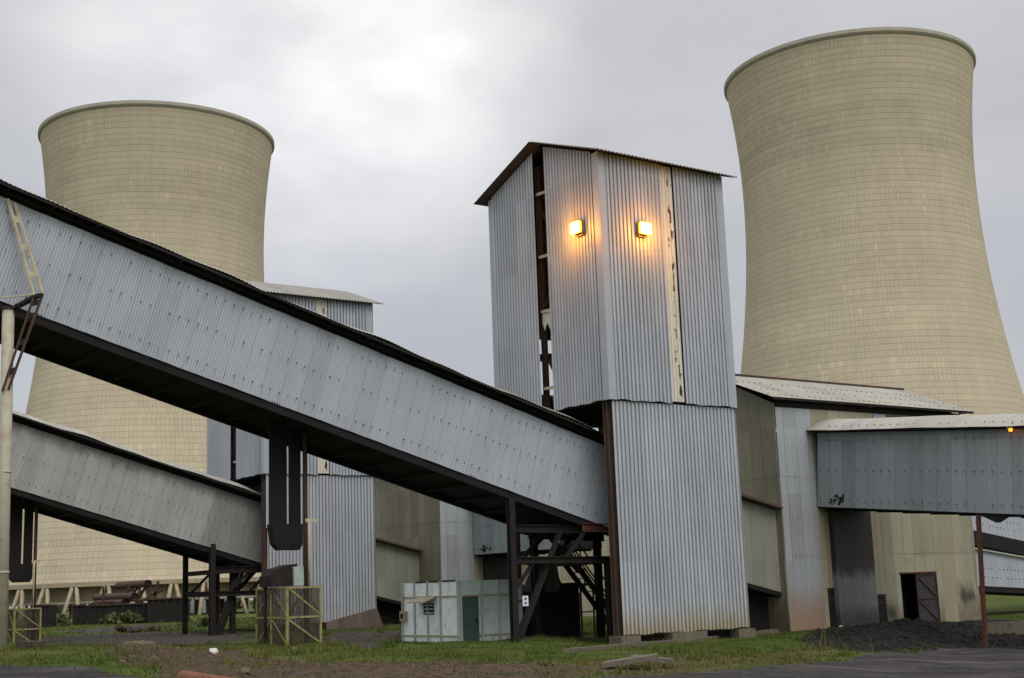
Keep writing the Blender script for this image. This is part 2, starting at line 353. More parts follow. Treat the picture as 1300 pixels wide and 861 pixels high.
    def build(s, name, mats, parent, label=None):
        base = BASE.get(parent.name,(0,0,0)) if parent.parent is None else BASE[parent.parent.name] if parent.parent.name in BASE else (0,0,0)
        o = bpy.data.objects.new(name, s.mesh(name, mats, base)); COL.objects.link(o); o.parent = parent
        if label: o['label'] = label
        return o
    def solo(s, name, mats, label, cat, base, group=None, kind=None, world=False):
        o = bpy.data.objects.new(name, s.mesh(name, mats, base)); COL.objects.link(o); o.matrix_world = frame(base, world)
        return props(o, label, cat, group, kind)
def copy_thing(root, shift, label, group=None, rotz=0.):
    r = root.copy(); COL.objects.link(r); r.location = root.location + Vector(shift); r.rotation_euler.z += rotz
    r['label'] = label
    if group: r['group'] = group
    for ch in list(root.children):
        c = ch.copy(); COL.objects.link(c); c.parent = r
        for g in list(ch.children):
            d = g.copy(); COL.objects.link(d); d.parent = c
    return r
x_, y_, z_ = np.eye(3)

# ------------------------------------------------------------------ cooling towers
def cooling_tower(base, label):
    t = thing('cooling_tower', label, 'cooling tower', base, 'concrete cooling towers', world=True); BASE[t.name] = (0,0,0)
    ZL, ZT, ZW, RW = 4.4, 65.5, 49.5, 14.45
    def R(z): return RW*math.sqrt(1+((z-ZW)/(41.5 if z < ZW else 37.))**2)
    nA, nZ = 144, 60; mb = MB(); NP = 200
    for (sgn, th) in ((1,0.),(-1,.35)):
        i = len(mb.v)
        for a in range(nA):
            for k in range(nZ+1):
                z = ZL+(ZT-ZL)*k/nZ; r = R(z)-th; mb.v.append((r*math.cos(2*PI*a/nA), r*math.sin(2*PI*a/nA), z))
        for a in range(nA):
            a2 = (a+1)%nA
            for k in range(nZ):
                q = (i+a*(nZ+1)+k, i+a2*(nZ+1)+k, i+a2*(nZ+1)+k+1, i+a*(nZ+1)+k+1); z0 = ZL+(ZT-ZL)*k/nZ; z1 = ZL+(ZT-ZL)*(k+1)/nZ
                u0, u1 = a*NP/nA, (a+1)*NP/nA; uv = [(u0,z0),(u1,z0),(u1,z1),(u0,z1)]
                if sgn < 0: q = q[::-1]; uv = uv[::-1]
                mb.f.append(q); mb.uv.append(uv); mb.m.append(0); mb.sm.append(True)
    mb.build('shell', 'shell', t)
    def ring(prof, name, mat, par):
        m2 = MB(); i = 0; n = len(prof)
        for a in range(nA):
            for r,z in prof: m2.v.append((r*math.cos(2*PI*a/nA), r*math.sin(2*PI*a/nA), z))
        for a in range(nA):
            a2 = (a+1)%nA
            for k in range(n):
                k2 = (k+1)%n; m2.f.append((a*n+k, a2*n+k, a2*n+k2, a*n+k2)); m2.uv.append([(0,0)]*4); m2.m.append(0); m2.sm.append(False)
        return m2.build(name, mat, par)
    rt = R(ZT)
    ring([(rt-.4,ZT-.2),(rt+.03,ZT-.4),(rt+.24,ZT-.15),(rt+.24,ZT+.28),(rt-.4,ZT+.28)], 'rim', 'rim', t)
    rl = R(ZL)
    ring([(rl-.5,ZL-.02),(rl+.08,ZL-.02),(rl+.08,ZL+.5),(rl-.5,ZL+.5)], 'lintel_beam', 'legs', t)
    ring([(rl-2.2,2.75),(rl-1.6,2.75),(rl-1.6,ZL+.35),(rl-2.2,ZL+.35)], 'fill_pack', 'pond', t)
    ring([(rl-1.3,2.45),(rl-1.1,2.45),(rl-1.1,2.72),(rl-1.3,2.72)], 'water_pipe', 'rim', t)
    ring([(rl+1.3,-1.2),(rl+1.7,-1.2),(rl+1.7,.05),(rl+1.3,.05)], 'basin_wall', 'conc', t)
    n = 35
    for k in range(n):
        a = 2*PI*(k+.35)/n
        for sg in (-1,1):
            at = a+sg*.012; ab = a+sg*.058
            MB().tube((rl*math.cos(at)*.992, rl*math.sin(at)*.992, ZL), ((rl+1.0)*math.cos(ab), (rl+1.0)*math.sin(ab), -.6), .24, 8).build('leg', 'legs', t)
    ins = MB()
    for k in range(22):
        a = 2*PI*k/22
        for rr in (9.,15.): ins.tube((rr*math.cos(a), rr*math.sin(a), -.4), (rr*math.cos(a), rr*math.sin(a), 3.), .14, 6)
    ins.build('inner_columns', 'pond', t)
    deck = MB(); i = 0; deck.v = [((rl-2.3)*math.cos(2*PI*a/48), (rl-2.3)*math.sin(2*PI*a/48), 3.) for a in range(48)]; deck.f = [tuple(range(48))]; deck.uv = [[(0,0)]*48]; deck.m = [0]; deck.sm = [False]
    deck.build('packing_deck', 'dark2', t)
    return t
ct = cooling_tower((-48.49, 178.12, .0), 'buff concrete cooling tower on the left, with slanting legs showing below its shell')
ct2 = copy_thing(ct, (45.12+48.49, 165.41-178.12, .75), 'taller looking buff concrete cooling tower rising on the right behind the roofed shed', rotz=1.9)

# ------------------------------------------------------------------ transfer tower
def transfer_tower(label):
    t = thing('transfer_tower', label, 'tower', (0,0,0), 'corrugated transfer towers')
    ZS, ZE, A, B, G = 9.33, 19.38, 6.73, 7.69, 1.42
    rag = lambda q: 9.33+.03*math.sin(q*5.1)*math.sin(q*1.7+.6)-.02
    gab = lambda v: ZE + G*(1-abs(v-B/2)/(B/2))
    nY = (0,-1,0); nX = (-1,0,0)
    w = MB()
    w.sheet((.32,0,0), x_, z_, nY, 2.84, rag, ZE-.12, uv0=(.32,0)); w.sheet((3.9,0,0), x_, z_, nY, 2.52, rag, ZE-.12, uv0=(3.9,0))
    w.build('front_cladding', 'tower_clad', t)
    MB().sheet((3.17,-.004,0), x_, z_, nY, .72, ZS+.05, ZE-.14, .18, .04, uv0=(3.17,0)).build('pale_panel', 'white_sheet', t, 'torn cream white sheet strip')
    f = MB(); f.box((-.03,-.066,ZS-.03),(.33,-.034,ZE-.1)); f.box((-.066,-.066,ZS-.03),(-.0305,.36,ZE-.08)); f.build('corner_flashing', 'flashing', t)
    MB().box((6.42,-.066,ZS-.04),(6.76,-.034,ZE-.1)).build('corner_flashing', 'flashing', t)
    MB().box((-.066,B-.3,ZS-.03),(-.034,B+.02,ZE-.1)).build('corner_flashing', 'flashing', t)
    s = MB()
    s.sheet((0,.36,0), y_, z_, nX, 3.1, rag, lambda q: gab(q+.36)-.12, uv0=(.36,0), pitch=.2)
    s.sheet((0,4.27,0), y_, z_, nX, 3.12, rag, lambda q: gab(q+4.27)-.12, uv0=(4.27,0), pitch=.2)
    s.build('gable_cladding', 'tower_clad', t)
    k = MB()
    k.sheet((0,B,0), x_, z_, (0,1,0), 2.35, ZS, ZE-.1); k.sheet((2.35,B,0), x_, z_, (0,1,0), 1.3, 13.2, ZE-.1); k.sheet((2.35,B,0), x_, z_, (0,1,0), 1.3, ZS, 10.7); k.sheet((3.65,B,0), x_, z_, (0,1,0), A-3.65, ZS, ZE-.1)
    k.sheet((A,0,0), y_, z_, (1,0,0), B, ZS, lambda q: gab(q)-.1); k.build('rear_cladding', 'tower_clad', t)
    # roof: two corrugated slopes
    sl = math.atan2(G, B/2); r = MB(); L = (B/2+.5)/math.cos(sl)
    ox = -.55; W = A+1.15
    r.sheet((ox, B/2-(B/2+.5), ZE+G+.0-(B/2+.5)*math.tan(sl)), x_, (0,math.cos(sl),math.sin(sl)), (0,-math.sin(sl),math.cos(sl)), W, 0, L, .2, .045, 'trapr')
    r.sheet((ox, B/2+(B/2+.5), ZE+G-(B/2+.5)*math.tan(sl)), x_, (0,-math.cos(sl),math.sin(sl)), (0,math.sin(sl),math.cos(sl)), W, 0, L, .2, .045, 'trapr')
    ro = r.build('roof', 'roof_pale', t)
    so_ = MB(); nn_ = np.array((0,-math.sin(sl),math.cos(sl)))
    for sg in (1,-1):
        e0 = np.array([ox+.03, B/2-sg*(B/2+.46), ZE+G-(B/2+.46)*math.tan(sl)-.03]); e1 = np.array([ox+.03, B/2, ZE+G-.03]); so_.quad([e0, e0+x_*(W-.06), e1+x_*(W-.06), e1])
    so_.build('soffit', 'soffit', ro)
    fb = MB(); fb.box((.1,.06,ZE-.55),(A,.16,ZE-.02)); fb.box((.1,B-.16,ZE-.5),(A,B-.06,ZE-.02))
    for yy in (0.15, 1.9, 3.8, 5.7, B-.15): fb.beam((.05,yy,gab(yy)-.16),(A-.05,yy,gab(yy)-.16),.1,.16)
    fb.build('purlins', 'dark2', ro)
    # lower casing
    lo = MB(); lo.sheet((.12,.12,0), x_, z_, nY, 6.61, lambda q: .39+.025*math.sin(q*4.3)*math.sin(q*1.3), ZS-.06, uv0=(.12,0))
    lo.build('lower_cladding', 'tower_clad_low', t, 'corrugated lower casing with yellowed foot')
    MB().box((3.535,.030,4.6),(3.575,.043,ZS-.08)).build('stain_strip', 'stain_sheet', t)
    lr = MB(); lr.sheet((6.73,.12,0), y_, z_, (1,0,0), 7.0, .39, ZS); lr.sheet((.53,7.1,0), x_, z_, (0,1,0), 3.9, 4.9, ZS); lr.sheet((5.2,7.1,0), x_, z_, (0,1,0), 1.5, 4.9, ZS); lr.sheet((4.43,7.1,0), x_, z_, (0,1,0), .77, 4.9, 8.85)
    lr.build('lower_rear_cladding', 'tower_clad_low', t)
    c = MB().ibeam((.25,.48,-.2),(.25,.48,ZS),.26,.28,.04); c.build('corner_column', 'brown', t)
    c = MB().ibeam((.28,7.0,-.2),(.28,7.0,ZS),.26,.28,.04); c.build('corner_column', 'brown', t)
    fl = MB(); fl.box((.12,.25,ZS-.02),(A-.1,B-.2,ZS+.1)); fl.build('floor_deck', 'dark', t)
    b = MB()
    for zz in (10.3, 13.55, 15.9, 18.65): b.beam((.16,3.35,zz),(.16,4.4,zz+.05),.08,.12,1)
    for yy in (3.3,4.45): b.ibeam((.3,yy,ZS),(.3,yy,20.0),.2,.2,.03)
    for zz in (12.,14.5,17.,19.): b.ibeam((.3,.3,zz),(6.4,7.2,zz),.2,.3,.03); b.ibeam((.4,7.0,zz),(6.4,.5,zz),.2,.3,.03)
    b.beam((.5,3.2,9.6),(.5,4.8,12.2),.12); b.beam((.45,4.6,13.6),(.45,3.1,15.6),.12); b.beam((.45,3.2,16.2),(.45,4.7,18.4),.12)
    b.build('inner_frame', ['rust','ladder'], t)
    p = MB(); p.sheet((.7,3.0,0), y_, z_, nX, 2.2, 13.7, 20.2); p.build('lamplit_sheet', 'rustred', t)  # added sheet, its rust red stands for orange lamplight inside the slit
    p = MB(); p.sheet((.2,3.5,0), y_, z_, nX, .85, lambda q: 12.75+.3*abs(math.sin(q*9)), 13.55, .12, .03); p.build('torn_panel', 'white_sheet', t)
    ft = MB()
    for (u0,u1,z0) in ((-.05,.88,.36),(2.49,4.3,.37),(6.03,6.95,.34)): ft.box((u0,-.06,-.6),(u1,.7,z0))
    ft.box((.2,.45,-.6),(6.7,.65,.3),1); ft.build('footing', ['conc','dark'], t)  # black slab behind the blocks paints the shade in their gaps
    return t
tA = transfer_tower('tall corrugated steel transfer tower with two lit floodlights and an open slit')
tB = copy_thing(tA, SBW, 'farther corrugated transfer tower half hidden behind the long sloping gallery')

q = MB(); o_ = np.zeros(3)
q.hexa([o_+np.array(c) for c in ((3.6,-.12,.6),(7.15,-.2,.55),(7.15,.3,.55),(3.6,.2,.6),(3.6,-.03,1.35),(6.76,-.03,2.0),(6.76,.1,2.0),(3.6,.1,1.35))]); q.build('base_skirt', 'skirt', tB, 'brown rusted flared sheet at the foot')
q = MB(); q.box(tuple(o_+np.array([.1,-.01,.1])),tuple(o_+np.array([3.6,.09,1.35]))); q.build('base_dark_slab', 'dark', tB)  # plain black slab across part of the wall foot

# ------------------------------------------------------------------ floodlights
def floodlight(pos, n, side, label, SIDE=0.):
    t = thing('floodlight', label, 'floodlight', pos, 'floodlights on the transfer tower'); pos = np.array(pos,float); n = np.array(n,float); side = np.array(side,float)
    h = MB(); c = pos+n*.28
    def bx(c, a, b, d, m=0): # half sizes along side, n, z
        h.hexa([c-side*a-n*b-z_*d, c+side*a-n*b-z_*d, c+side*a+n*b-z_*d, c-side*a+n*b-z_*d, c-side*a-n*b+z_*d, c+side*a-n*b+z_*d, c+side*a+n*b+z_*d, c-side*a+n*b+z_*d], m)
    bx(c-n*.12, .26, .07, .235); bx(c-n*.03+z_*.235, .27, .11, .015)
    h.build('housing', 'lampbox', t)
    h = MB(); bx(c+n*.03+z_*.0+side*SIDE, .24, .03, .21); h.build('lens', 'glow', t)
    h = MB(); bx(pos+n*.05-z_*.3, .2, .05, .02); bx(pos+n*.09-z_*.26-side*.18, .015, .07, .05); bx(pos+n*.09-z_*.26+side*.18, .015, .07, .05)
    h.build('bracket', 'lampbox', t)
    L = bpy.data.lights.new('sodium_light', 'POINT'); L.energy = 200; L.color = (1.,.33,.025); L.shadow_soft_size = .3
    lo = bpy.data.objects.new('sodium_light', L); COL.objects.link(lo); lo.parent = t; lo.location = Vector(n*.72-z_*.05)
    return t
floodlight((-.08, 1.12, 16.4), (-1,0,0), (0,1,0), 'glowing sodium floodlight on the gable face, left of the tower corner', .06)
floodlight((1.95, -.08, 16.3), (0,-1,0), (1,0,0), 'glowing sodium floodlight on the front face, beside the pale torn strip', .06)

# ------------------------------------------------------------------ inclined conveyor galleries
GAZ, GTH = .9403, .2844
def WOB(t, y): return .022*math.sin(t*1.9+1.3*math.sin(y*1.1))*math.sin(y*1.3+t*.37)+.012*math.sin(t*5.3+y*2.1)
def inclined_gallery(label, base_g, L0, L1, W, Hh, mats, az=GAZ, th=GTH, over=.5, group=None, rise=.55, name='conveyor_gallery', pitch=.1, beams=True):
    rot = Matrix.Rotation(PI/2-az, 4, 'Z') @ Matrix.Rotation(th, 4, 'Y')
    t = thing(name, label, 'conveyor gallery', Vector(g2w(*base_g)), group, rot=rot)
    w = MB(); w.sheet((L0,0,0), x_, z_, (0,-1,0), L1-L0, 0, Hh-.3, pitch, .022, 'sine', uv0=(L0,0), rows=6, wob=WOB)
    k0 = math.ceil(L0/.34); w.bolts((k0*.34,-.022,0), x_, z_, (0,-1,0), L1-k0*.34, (.42,1.62,2.72), .34, .026, 1, .25); w.build('side_wall', [mats[0],'bolt'], t)
    w = MB(); w.sheet((L0,W,0), x_, z_, (0,1,0), L1-L0, 0, Hh-.02, pitch, .022, 'sine', uv0=(L0,0)); w.build('side_wall', mats[0], t)
    fl = MB(); fl.box((L0,.02,-.04),(L1,W-.02,.05))
    if beams:
        x = L0+.4
        while x < L1: fl.beam((x,.05,-.11),(x,W-.05,-.11),.14,.16); x += 1.45
        for yy in (.12, W-.12): fl.beam((L0,yy,-.16),(L1,yy,-.16),.16,.24)
    fl.build('floor_frame', 'dark', t)
    fa = MB(); fa.box((L0,.09,Hh-.34),(L1,.16,Hh+.1)); fa.build('eave_shade', 'dark', t)  # black board set in to stand for the shade under the eave
    r = MB(); r.barrel(L0, L1, -over, W+over, Hh, rise, m=0, wob=.045); ro = r.build('roof', mats[1], t)
    fr = MB()
    x = L0+.2
    while x < L1-.2: fr.beam((x,-over+.08,Hh-.05),(x,.1,Hh-.05),.07,.09); x += 1.45
    fr.beam((L0,-over+.06,Hh-.045),(L1,-over+.06,Hh-.045),.06,.09); fr.beam((L0,-.02,Hh-.1),(L1,-.02,Hh-.1),.08,.16); fr.build('eave_frame', 'dark2', ro)
    e = MB(); e.quad([(L1,0,0),(L1,W,0),(L1,W,Hh),(L1,0,Hh)]); e.quad([(L0,0,0),(L0,W,0),(L0,W,Hh),(L0,0,Hh)]); e.build('end_wall', 'dark2', t)
    return t
gA = inclined_gallery('long grey sloping conveyor gallery running down into the floodlit tower', (0,1.9,4.84), -36, 1.55, 3.86, 3.42, ('gallery_clad','roof'), group='sloping conveyor galleries')
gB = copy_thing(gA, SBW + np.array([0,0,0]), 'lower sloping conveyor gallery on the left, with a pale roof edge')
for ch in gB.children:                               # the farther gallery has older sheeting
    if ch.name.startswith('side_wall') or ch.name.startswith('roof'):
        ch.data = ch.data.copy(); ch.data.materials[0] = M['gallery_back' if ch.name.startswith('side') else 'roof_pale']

# ------------------------------------------------------------------ trestles under the galleries
def trestle(label, cols, beams, diags, base):
    t = thing('steel_trestle', label, 'trestle', base, 'trestles under the galleries')
    for (u,v,z1,w) in cols: MB().ibeam((u,v,base[2]-.3),(u,v,z1),w,w,.05).build('column', 'dark2', t)
    for (a,b,w,h) in beams: MB().ibeam(a,b,w,h,.04).build('beam', 'dark2', t)
    for (a,b,w) in diags: MB().beam(a,b,w).build('brace', 'dark2', t)
    return t
trA = trestle('sooty steel trestle under the foot of the long gallery', 
    [(-3.5,1.95,5.6,.25),(.25,5.7,4.6,.26),(3.6,5.7,4.2,.26),(1.1,2.0,3.3,.2)],
    [((-3.3,2.3,4.5),(.1,2.3,4.45),.22,.3),((.0,5.7,4.45),(4.,5.7,4.3),.22,.36),((-3.5,1.95,3.3),(1.4,1.95,3.25),.2,.26),((.0,5.7,3.35),(4.,5.7,3.3),.2,.26),((-3.5,1.95,3.3),(.25,5.7,3.3),.2,.26),((.2,1.95,3.2),(.2,5.7,3.2),.2,.26),((-3.5,1.95,4.5),(.25,5.7,4.5),.2,.26),((.2,1.95,4.4),(.2,5.7,4.4),.2,.3)],
    [((-3.2,2.0,.5),(-1.0,2.2,4.4),.16),((-3.0,2.5,.5),(-.7,2.6,4.4),.13),((-1.1,3.,4.4),(.9,3.6,2.9),.18),((-.9,3.2,3.3),(-.4,3.6,2.2),.5),((-1.6,4.2,3.3),(-.2,4.2,4.4),.16),((-1.,2.,3.3),(.1,2.,4.4),.14),((-2.4,2.,3.3),(-3.4,2.,2.2),.12),((1.,5.6,3.3),(2.2,5.6,4.3),.12)], (-3.5,1.95,.2))
trB = trestle('smaller dark trestle under the lower gallery beside the yellow guard cage',
    [(u+SB[0], v+SB[1], z, w) for u,v,z,w in ((-2.1,1.95,5.2,.28),(-2.1,5.7,5.3,.24),(-.75,2.4,4.85,.26),(.7,5.7,4.,.24),(.9,1.95,4.,.24))],
    [(tuple(np.array(a)+np.array(SB)), tuple(np.array(b)+np.array(SB)), w, h) for a,b,w,h in (((-2.1,1.95,4.3),(1.3,1.95,4.3),.2,.36),((-2.1,1.95,3.05),(1.3,1.95,3.05),.2,.26),((-2.1,5.7,3.1),(1.3,5.7,3.1),.2,.26),((-2.1,1.95,3.05),(-2.1,5.7,3.05),.18,.24),((-2.1,1.95,4.2),(-2.1,5.7,4.2),.18,.24),((-.7,2.,4.3),(-.7,5.7,4.3),.18,.3))],
    [(tuple(np.array(a)+np.array(SB)), tuple(np.array(b)+np.array(SB)), w) for a,b,w in (((-1.9,2.,.8),(-.5,2.2,4.2),.18),((-1.6,2.1,.8),(-.2,2.3,4.2),.14),((-1.2,2.,3.1),(.1,2.,4.2),.16),((-.3,3.,3.1),(.8,3.,4.2),.18),((.1,2.2,3.1),(1.2,2.2,4.1),.14),((-1.9,5.6,3.1),(-.7,5.6,4.2),.12))], (-2.1+SB[0],1.95+SB[1],.4))
def staircase(label, a, b, width, wv):
    a = np.array(a,float); b = np.array(b,float); t = thing('steel_staircase', label, 'staircase', tuple(a)); wv = np.array(wv,float)
    for k in (0,1): MB().beam(a+wv*width*k, b+wv*width*k, .06, .22).build('stringer', 'dark2', t)
    tr = MB(); n = 13
    for i in range(n): p = a+(b-a)*(i+.5)/n; tr.hexa([p+q for q in (np.array([-.1,0,-.02]),np.array([.1,0,-.02]),np.array([.1,0,-.02])+wv*width,np.array([-.1,0,-.02])+wv*width,np.array([-.1,0,.02]),np.array([.1,0,.02]),np.array([.1,0,.02])+wv*width,np.array([-.1,0,.02])+wv*width)])
    tr.build('treads', 'dark2', t)
    for k in (0,1):
        h = MB(); o = wv*width*k
        for q in (.5,1.0): h.beam(a+o+z_*q, b+o+z_*q, .05)
        for i in range(5): p = a+(b-a)*i/4+o; h.beam(p, p+z_*1., .045)
        h.build('handrail', 'rust', t)
    return t
q = MB().ibeam((-.1,1.95,4.52),(1.45,1.95,4.46),.2,.34,.04).build('beam','rustred',trA,'red rusted end beam')
staircase('sooty steel staircase slanting down beside the tower corner column', (.75,4.2,3.75), (3.75,4.2,.3), .75, (0,1,0))
mh = thing('drive_house', 'black coal dusted drive housing under the foot of the gallery', 'machine housing', (.45,6.2,.1))
q = MB(); q.hexa([(.45,6.2,-.2),(2.9,6.2,-.2),(2.9,8.2,-.2),(.45,8.2,-.2),(.45,6.2,2.1),(2.9,6.2,2.1),(2.9,8.2,2.1),(.45,8.2,2.1)]); q.hexa([(.45,6.2,2.1),(2.9,6.2,2.1),(2.9,8.2,2.1),(.45,8.2,2.1),(.75,6.2,2.42),(2.9,6.2,2.42),(2.9,8.2,2.42),(.75,8.2,2.42)]); q.build('casing', 'dark', mh)
q = MB(); q.hexa([(1.1,6.6,2.42),(2.3,6.6,2.42),(2.3,7.6,2.42),(1.1,7.6,2.42),(1.4,6.8,3.3),(2.0,6.8,3.3),(2.0,7.4,3.3),(1.4,7.4,3.3)]); q.build('hopper', 'dark', mh)
q = MB(); q.box((2.98,6.2,.0),(3.04,6.26,2.3)); q.box((3.66,6.2,.0),(3.72,6.26,2.3)); q.box((2.9,6.2,2.3),(3.72,6.26,2.38)); q.box((2.98,6.24,1.15),(3.7,6.27,1.2)); q.build('side_frame', 'brown', mh)
p = hv(667,763,2.1)
sg = thing('safety_sign', 'small white sign with two blue symbols fixed by the trestle column', 'sign', tuple(p)); BASE[sg.name] = (0,0,0)
MB().box((-.13,-.012,-.19),(.13,.012,.19)).build('panel', 'sign', sg)
for zz in (.08,-.08): MB().tube((0,-.013,zz),(0,-.02,zz),.055,14).build('symbol', 'signblue', sg)
MB().box((-.6,.013,-.03),(.1,.04,.03)).build('bracket', 'dark2', sg)

# ------------------------------------------------------------------ gravity take-ups with yellow guard cages
def takeup(base, label):
    t = thing('takeup_frame', label, 'take-up weight', base, 'belt take-ups under the galleries'); BASE[t.name] = (0,0,0)
    zb = 0.
    MB().box((-.62,-.05,3.9),(.02,.05,9.3)).build('guide_casing', 'dark', t)
    MB().box((.13,-.05,4.05),(.56,.05,9.2)).build('guide_casing', 'dark', t)
    w = MB(); pr = [(-.45,3.55),(-.2,3.2),(.2,3.15),(.5,3.4)]
    w.hexa([(-.52,-.2,3.4),(.55,-.2,3.4),(.55,.2,3.4),(-.52,.2,3.4),(-.64,-.2,4.1),(.56,-.2,4.1),(.56,.2,4.1),(-.64,.2,4.1)])
    w.hexa([(-.32,-.18,3.2),(.45,-.18,3.2),(.45,.18,3.2),(-.32,.18,3.2),(-.52,-.195,3.4),(.55,-.195,3.4),(.55,.195,3.4),(-.52,.195,3.4)]); w.build('counterweight', 'dark', t)
    MB().tube((.66,-.2,0),(.66,-.2,8.5),.085,10).build('guide_pole', 'rust', t)
    MB().tube((.42,-.95,1.9),(.42,-.95,4.2),.04,8).build('guide_pole', 'ladder', t)
    MB().tube((-.55,.5,0),(-.55,.5,4.),.07,10).build('guide_pole', 'rust', t)
    MB().box((.3,-.97,4.12),(.72,-.9,4.24)).build('stay', 'ladder', t)
    g = thing('guard_cage', label.replace('dark belt take-up weight hanging', 'yellow angle iron guard cage standing'), 'guard cage', base, 'yellow guard cages under the take-ups'); BASE[g.name] = (0,0,0)
    x0,x1,y0,y1,h = -.50,.75,-1.1,1.3,1.92
    P = [(x0,y0),(x1,y0),(x1,y1),(x0,y1)]
    for (x,y) in P + [((x0),(y0+y1)/2),((x1),(y0+y1)/2)]: MB().beam((x,y,-.2),(x,y,h),.085).build('post', 'yellow', g)
    for i in range(4):
        a,b = P[i],P[(i+1)%4]
        for z in (h-.03, h*.47): MB().beam((a[0],a[1],z),(b[0],b[1],z),.07).build('rail', 'yellow', g)
        d = MB(); long = abs(a[1]-b[1]) > 1.5; mid = ((a[0]+b[0])/2,(a[1]+b[1])/2)
        if long:
            lo_, hi_ = (a,b)
            d.beam((mid[0],mid[1],h),(a[0],a[1],h*.5),.05); d.beam((mid[0],mid[1],h),(b[0],b[1],h*.5),.05); d.beam((mid[0],mid[1],h*.45),(a[0],a[1],.0),.05); d.beam((mid[0],mid[1],h*.45),(b[0],b[1],.0),.05)
        else: d.beam((a[0],a[1],h) if i == 0 else (b[0],b[1],h),(b[0],b[1],h*.5) if i == 0 else (a[0],a[1],h*.5),.06); d.beam((a[0],a[1],h*.45),(b[0],b[1],0),.06)
        d.build('brace', 'yellow', g)
        m = MB(); L = math.hypot(b[0]-a[0],b[1]-a[1]); nn = int(L/.06)
        for k in range(1,nn): q = k/nn; m.beam((a[0]+(b[0]-a[0])*q,a[1]+(b[1]-a[1])*q,.02),(a[0]+(b[0]-a[0])*q,a[1]+(b[1]-a[1])*q,h-.05),.013)
        for k in range(1,30): z = h*k/30; m.beam((a[0],a[1],z),(b[0],b[1],z),.013)
        m.build('wire_mesh', 'mesh', g)
    return t, g
tz = .66
tkA, cgA = takeup((-11.88,3.8,tz), 'dark belt take-up weight hanging below the long gallery, left of the container')
b_ = MB(); c = (-11.98,3.8,tz+1.95)
tank = thing('pulley_cover', 'dark canvas covered pulley drum sitting on the nearer yellow cage', 'pulley cover', c); BASE[tank.name] = (0,0,0)
pts = [(-.62,0),(-.7,.35),(-.5,.58),(.0,.72),(.32,.76)]
q = MB()
for i in range(len(pts)-1): (x0,z0),(x1,z1) = pts[i],pts[i+1]; q.hexa([(x0,-.5,0),(x1+.001,-.5,0),(x1+.001,.5,0),(x0,.5,0),(x0,-.45,z0+.01),(x1+.001,-.45,z1),(x1+.001,.45,z1),(x0,.45,z0+.01)])
q.build('cover', 'dark2', tank)
q = MB(); q.box((.12,-.58,.02),(.5,.3,.66)); q.build('grey_plate', 'ribs', tank)
shB = np.array(SBW)+np.array([.35,0,0])
for o, lb in ((tkA,'dark take-up weight at the left edge, behind the pale pole'), (cgA,'yellow guard cage farther away, beside the pale pole')): copy_thing(o, shB+np.array([0,0,.1]), lb)

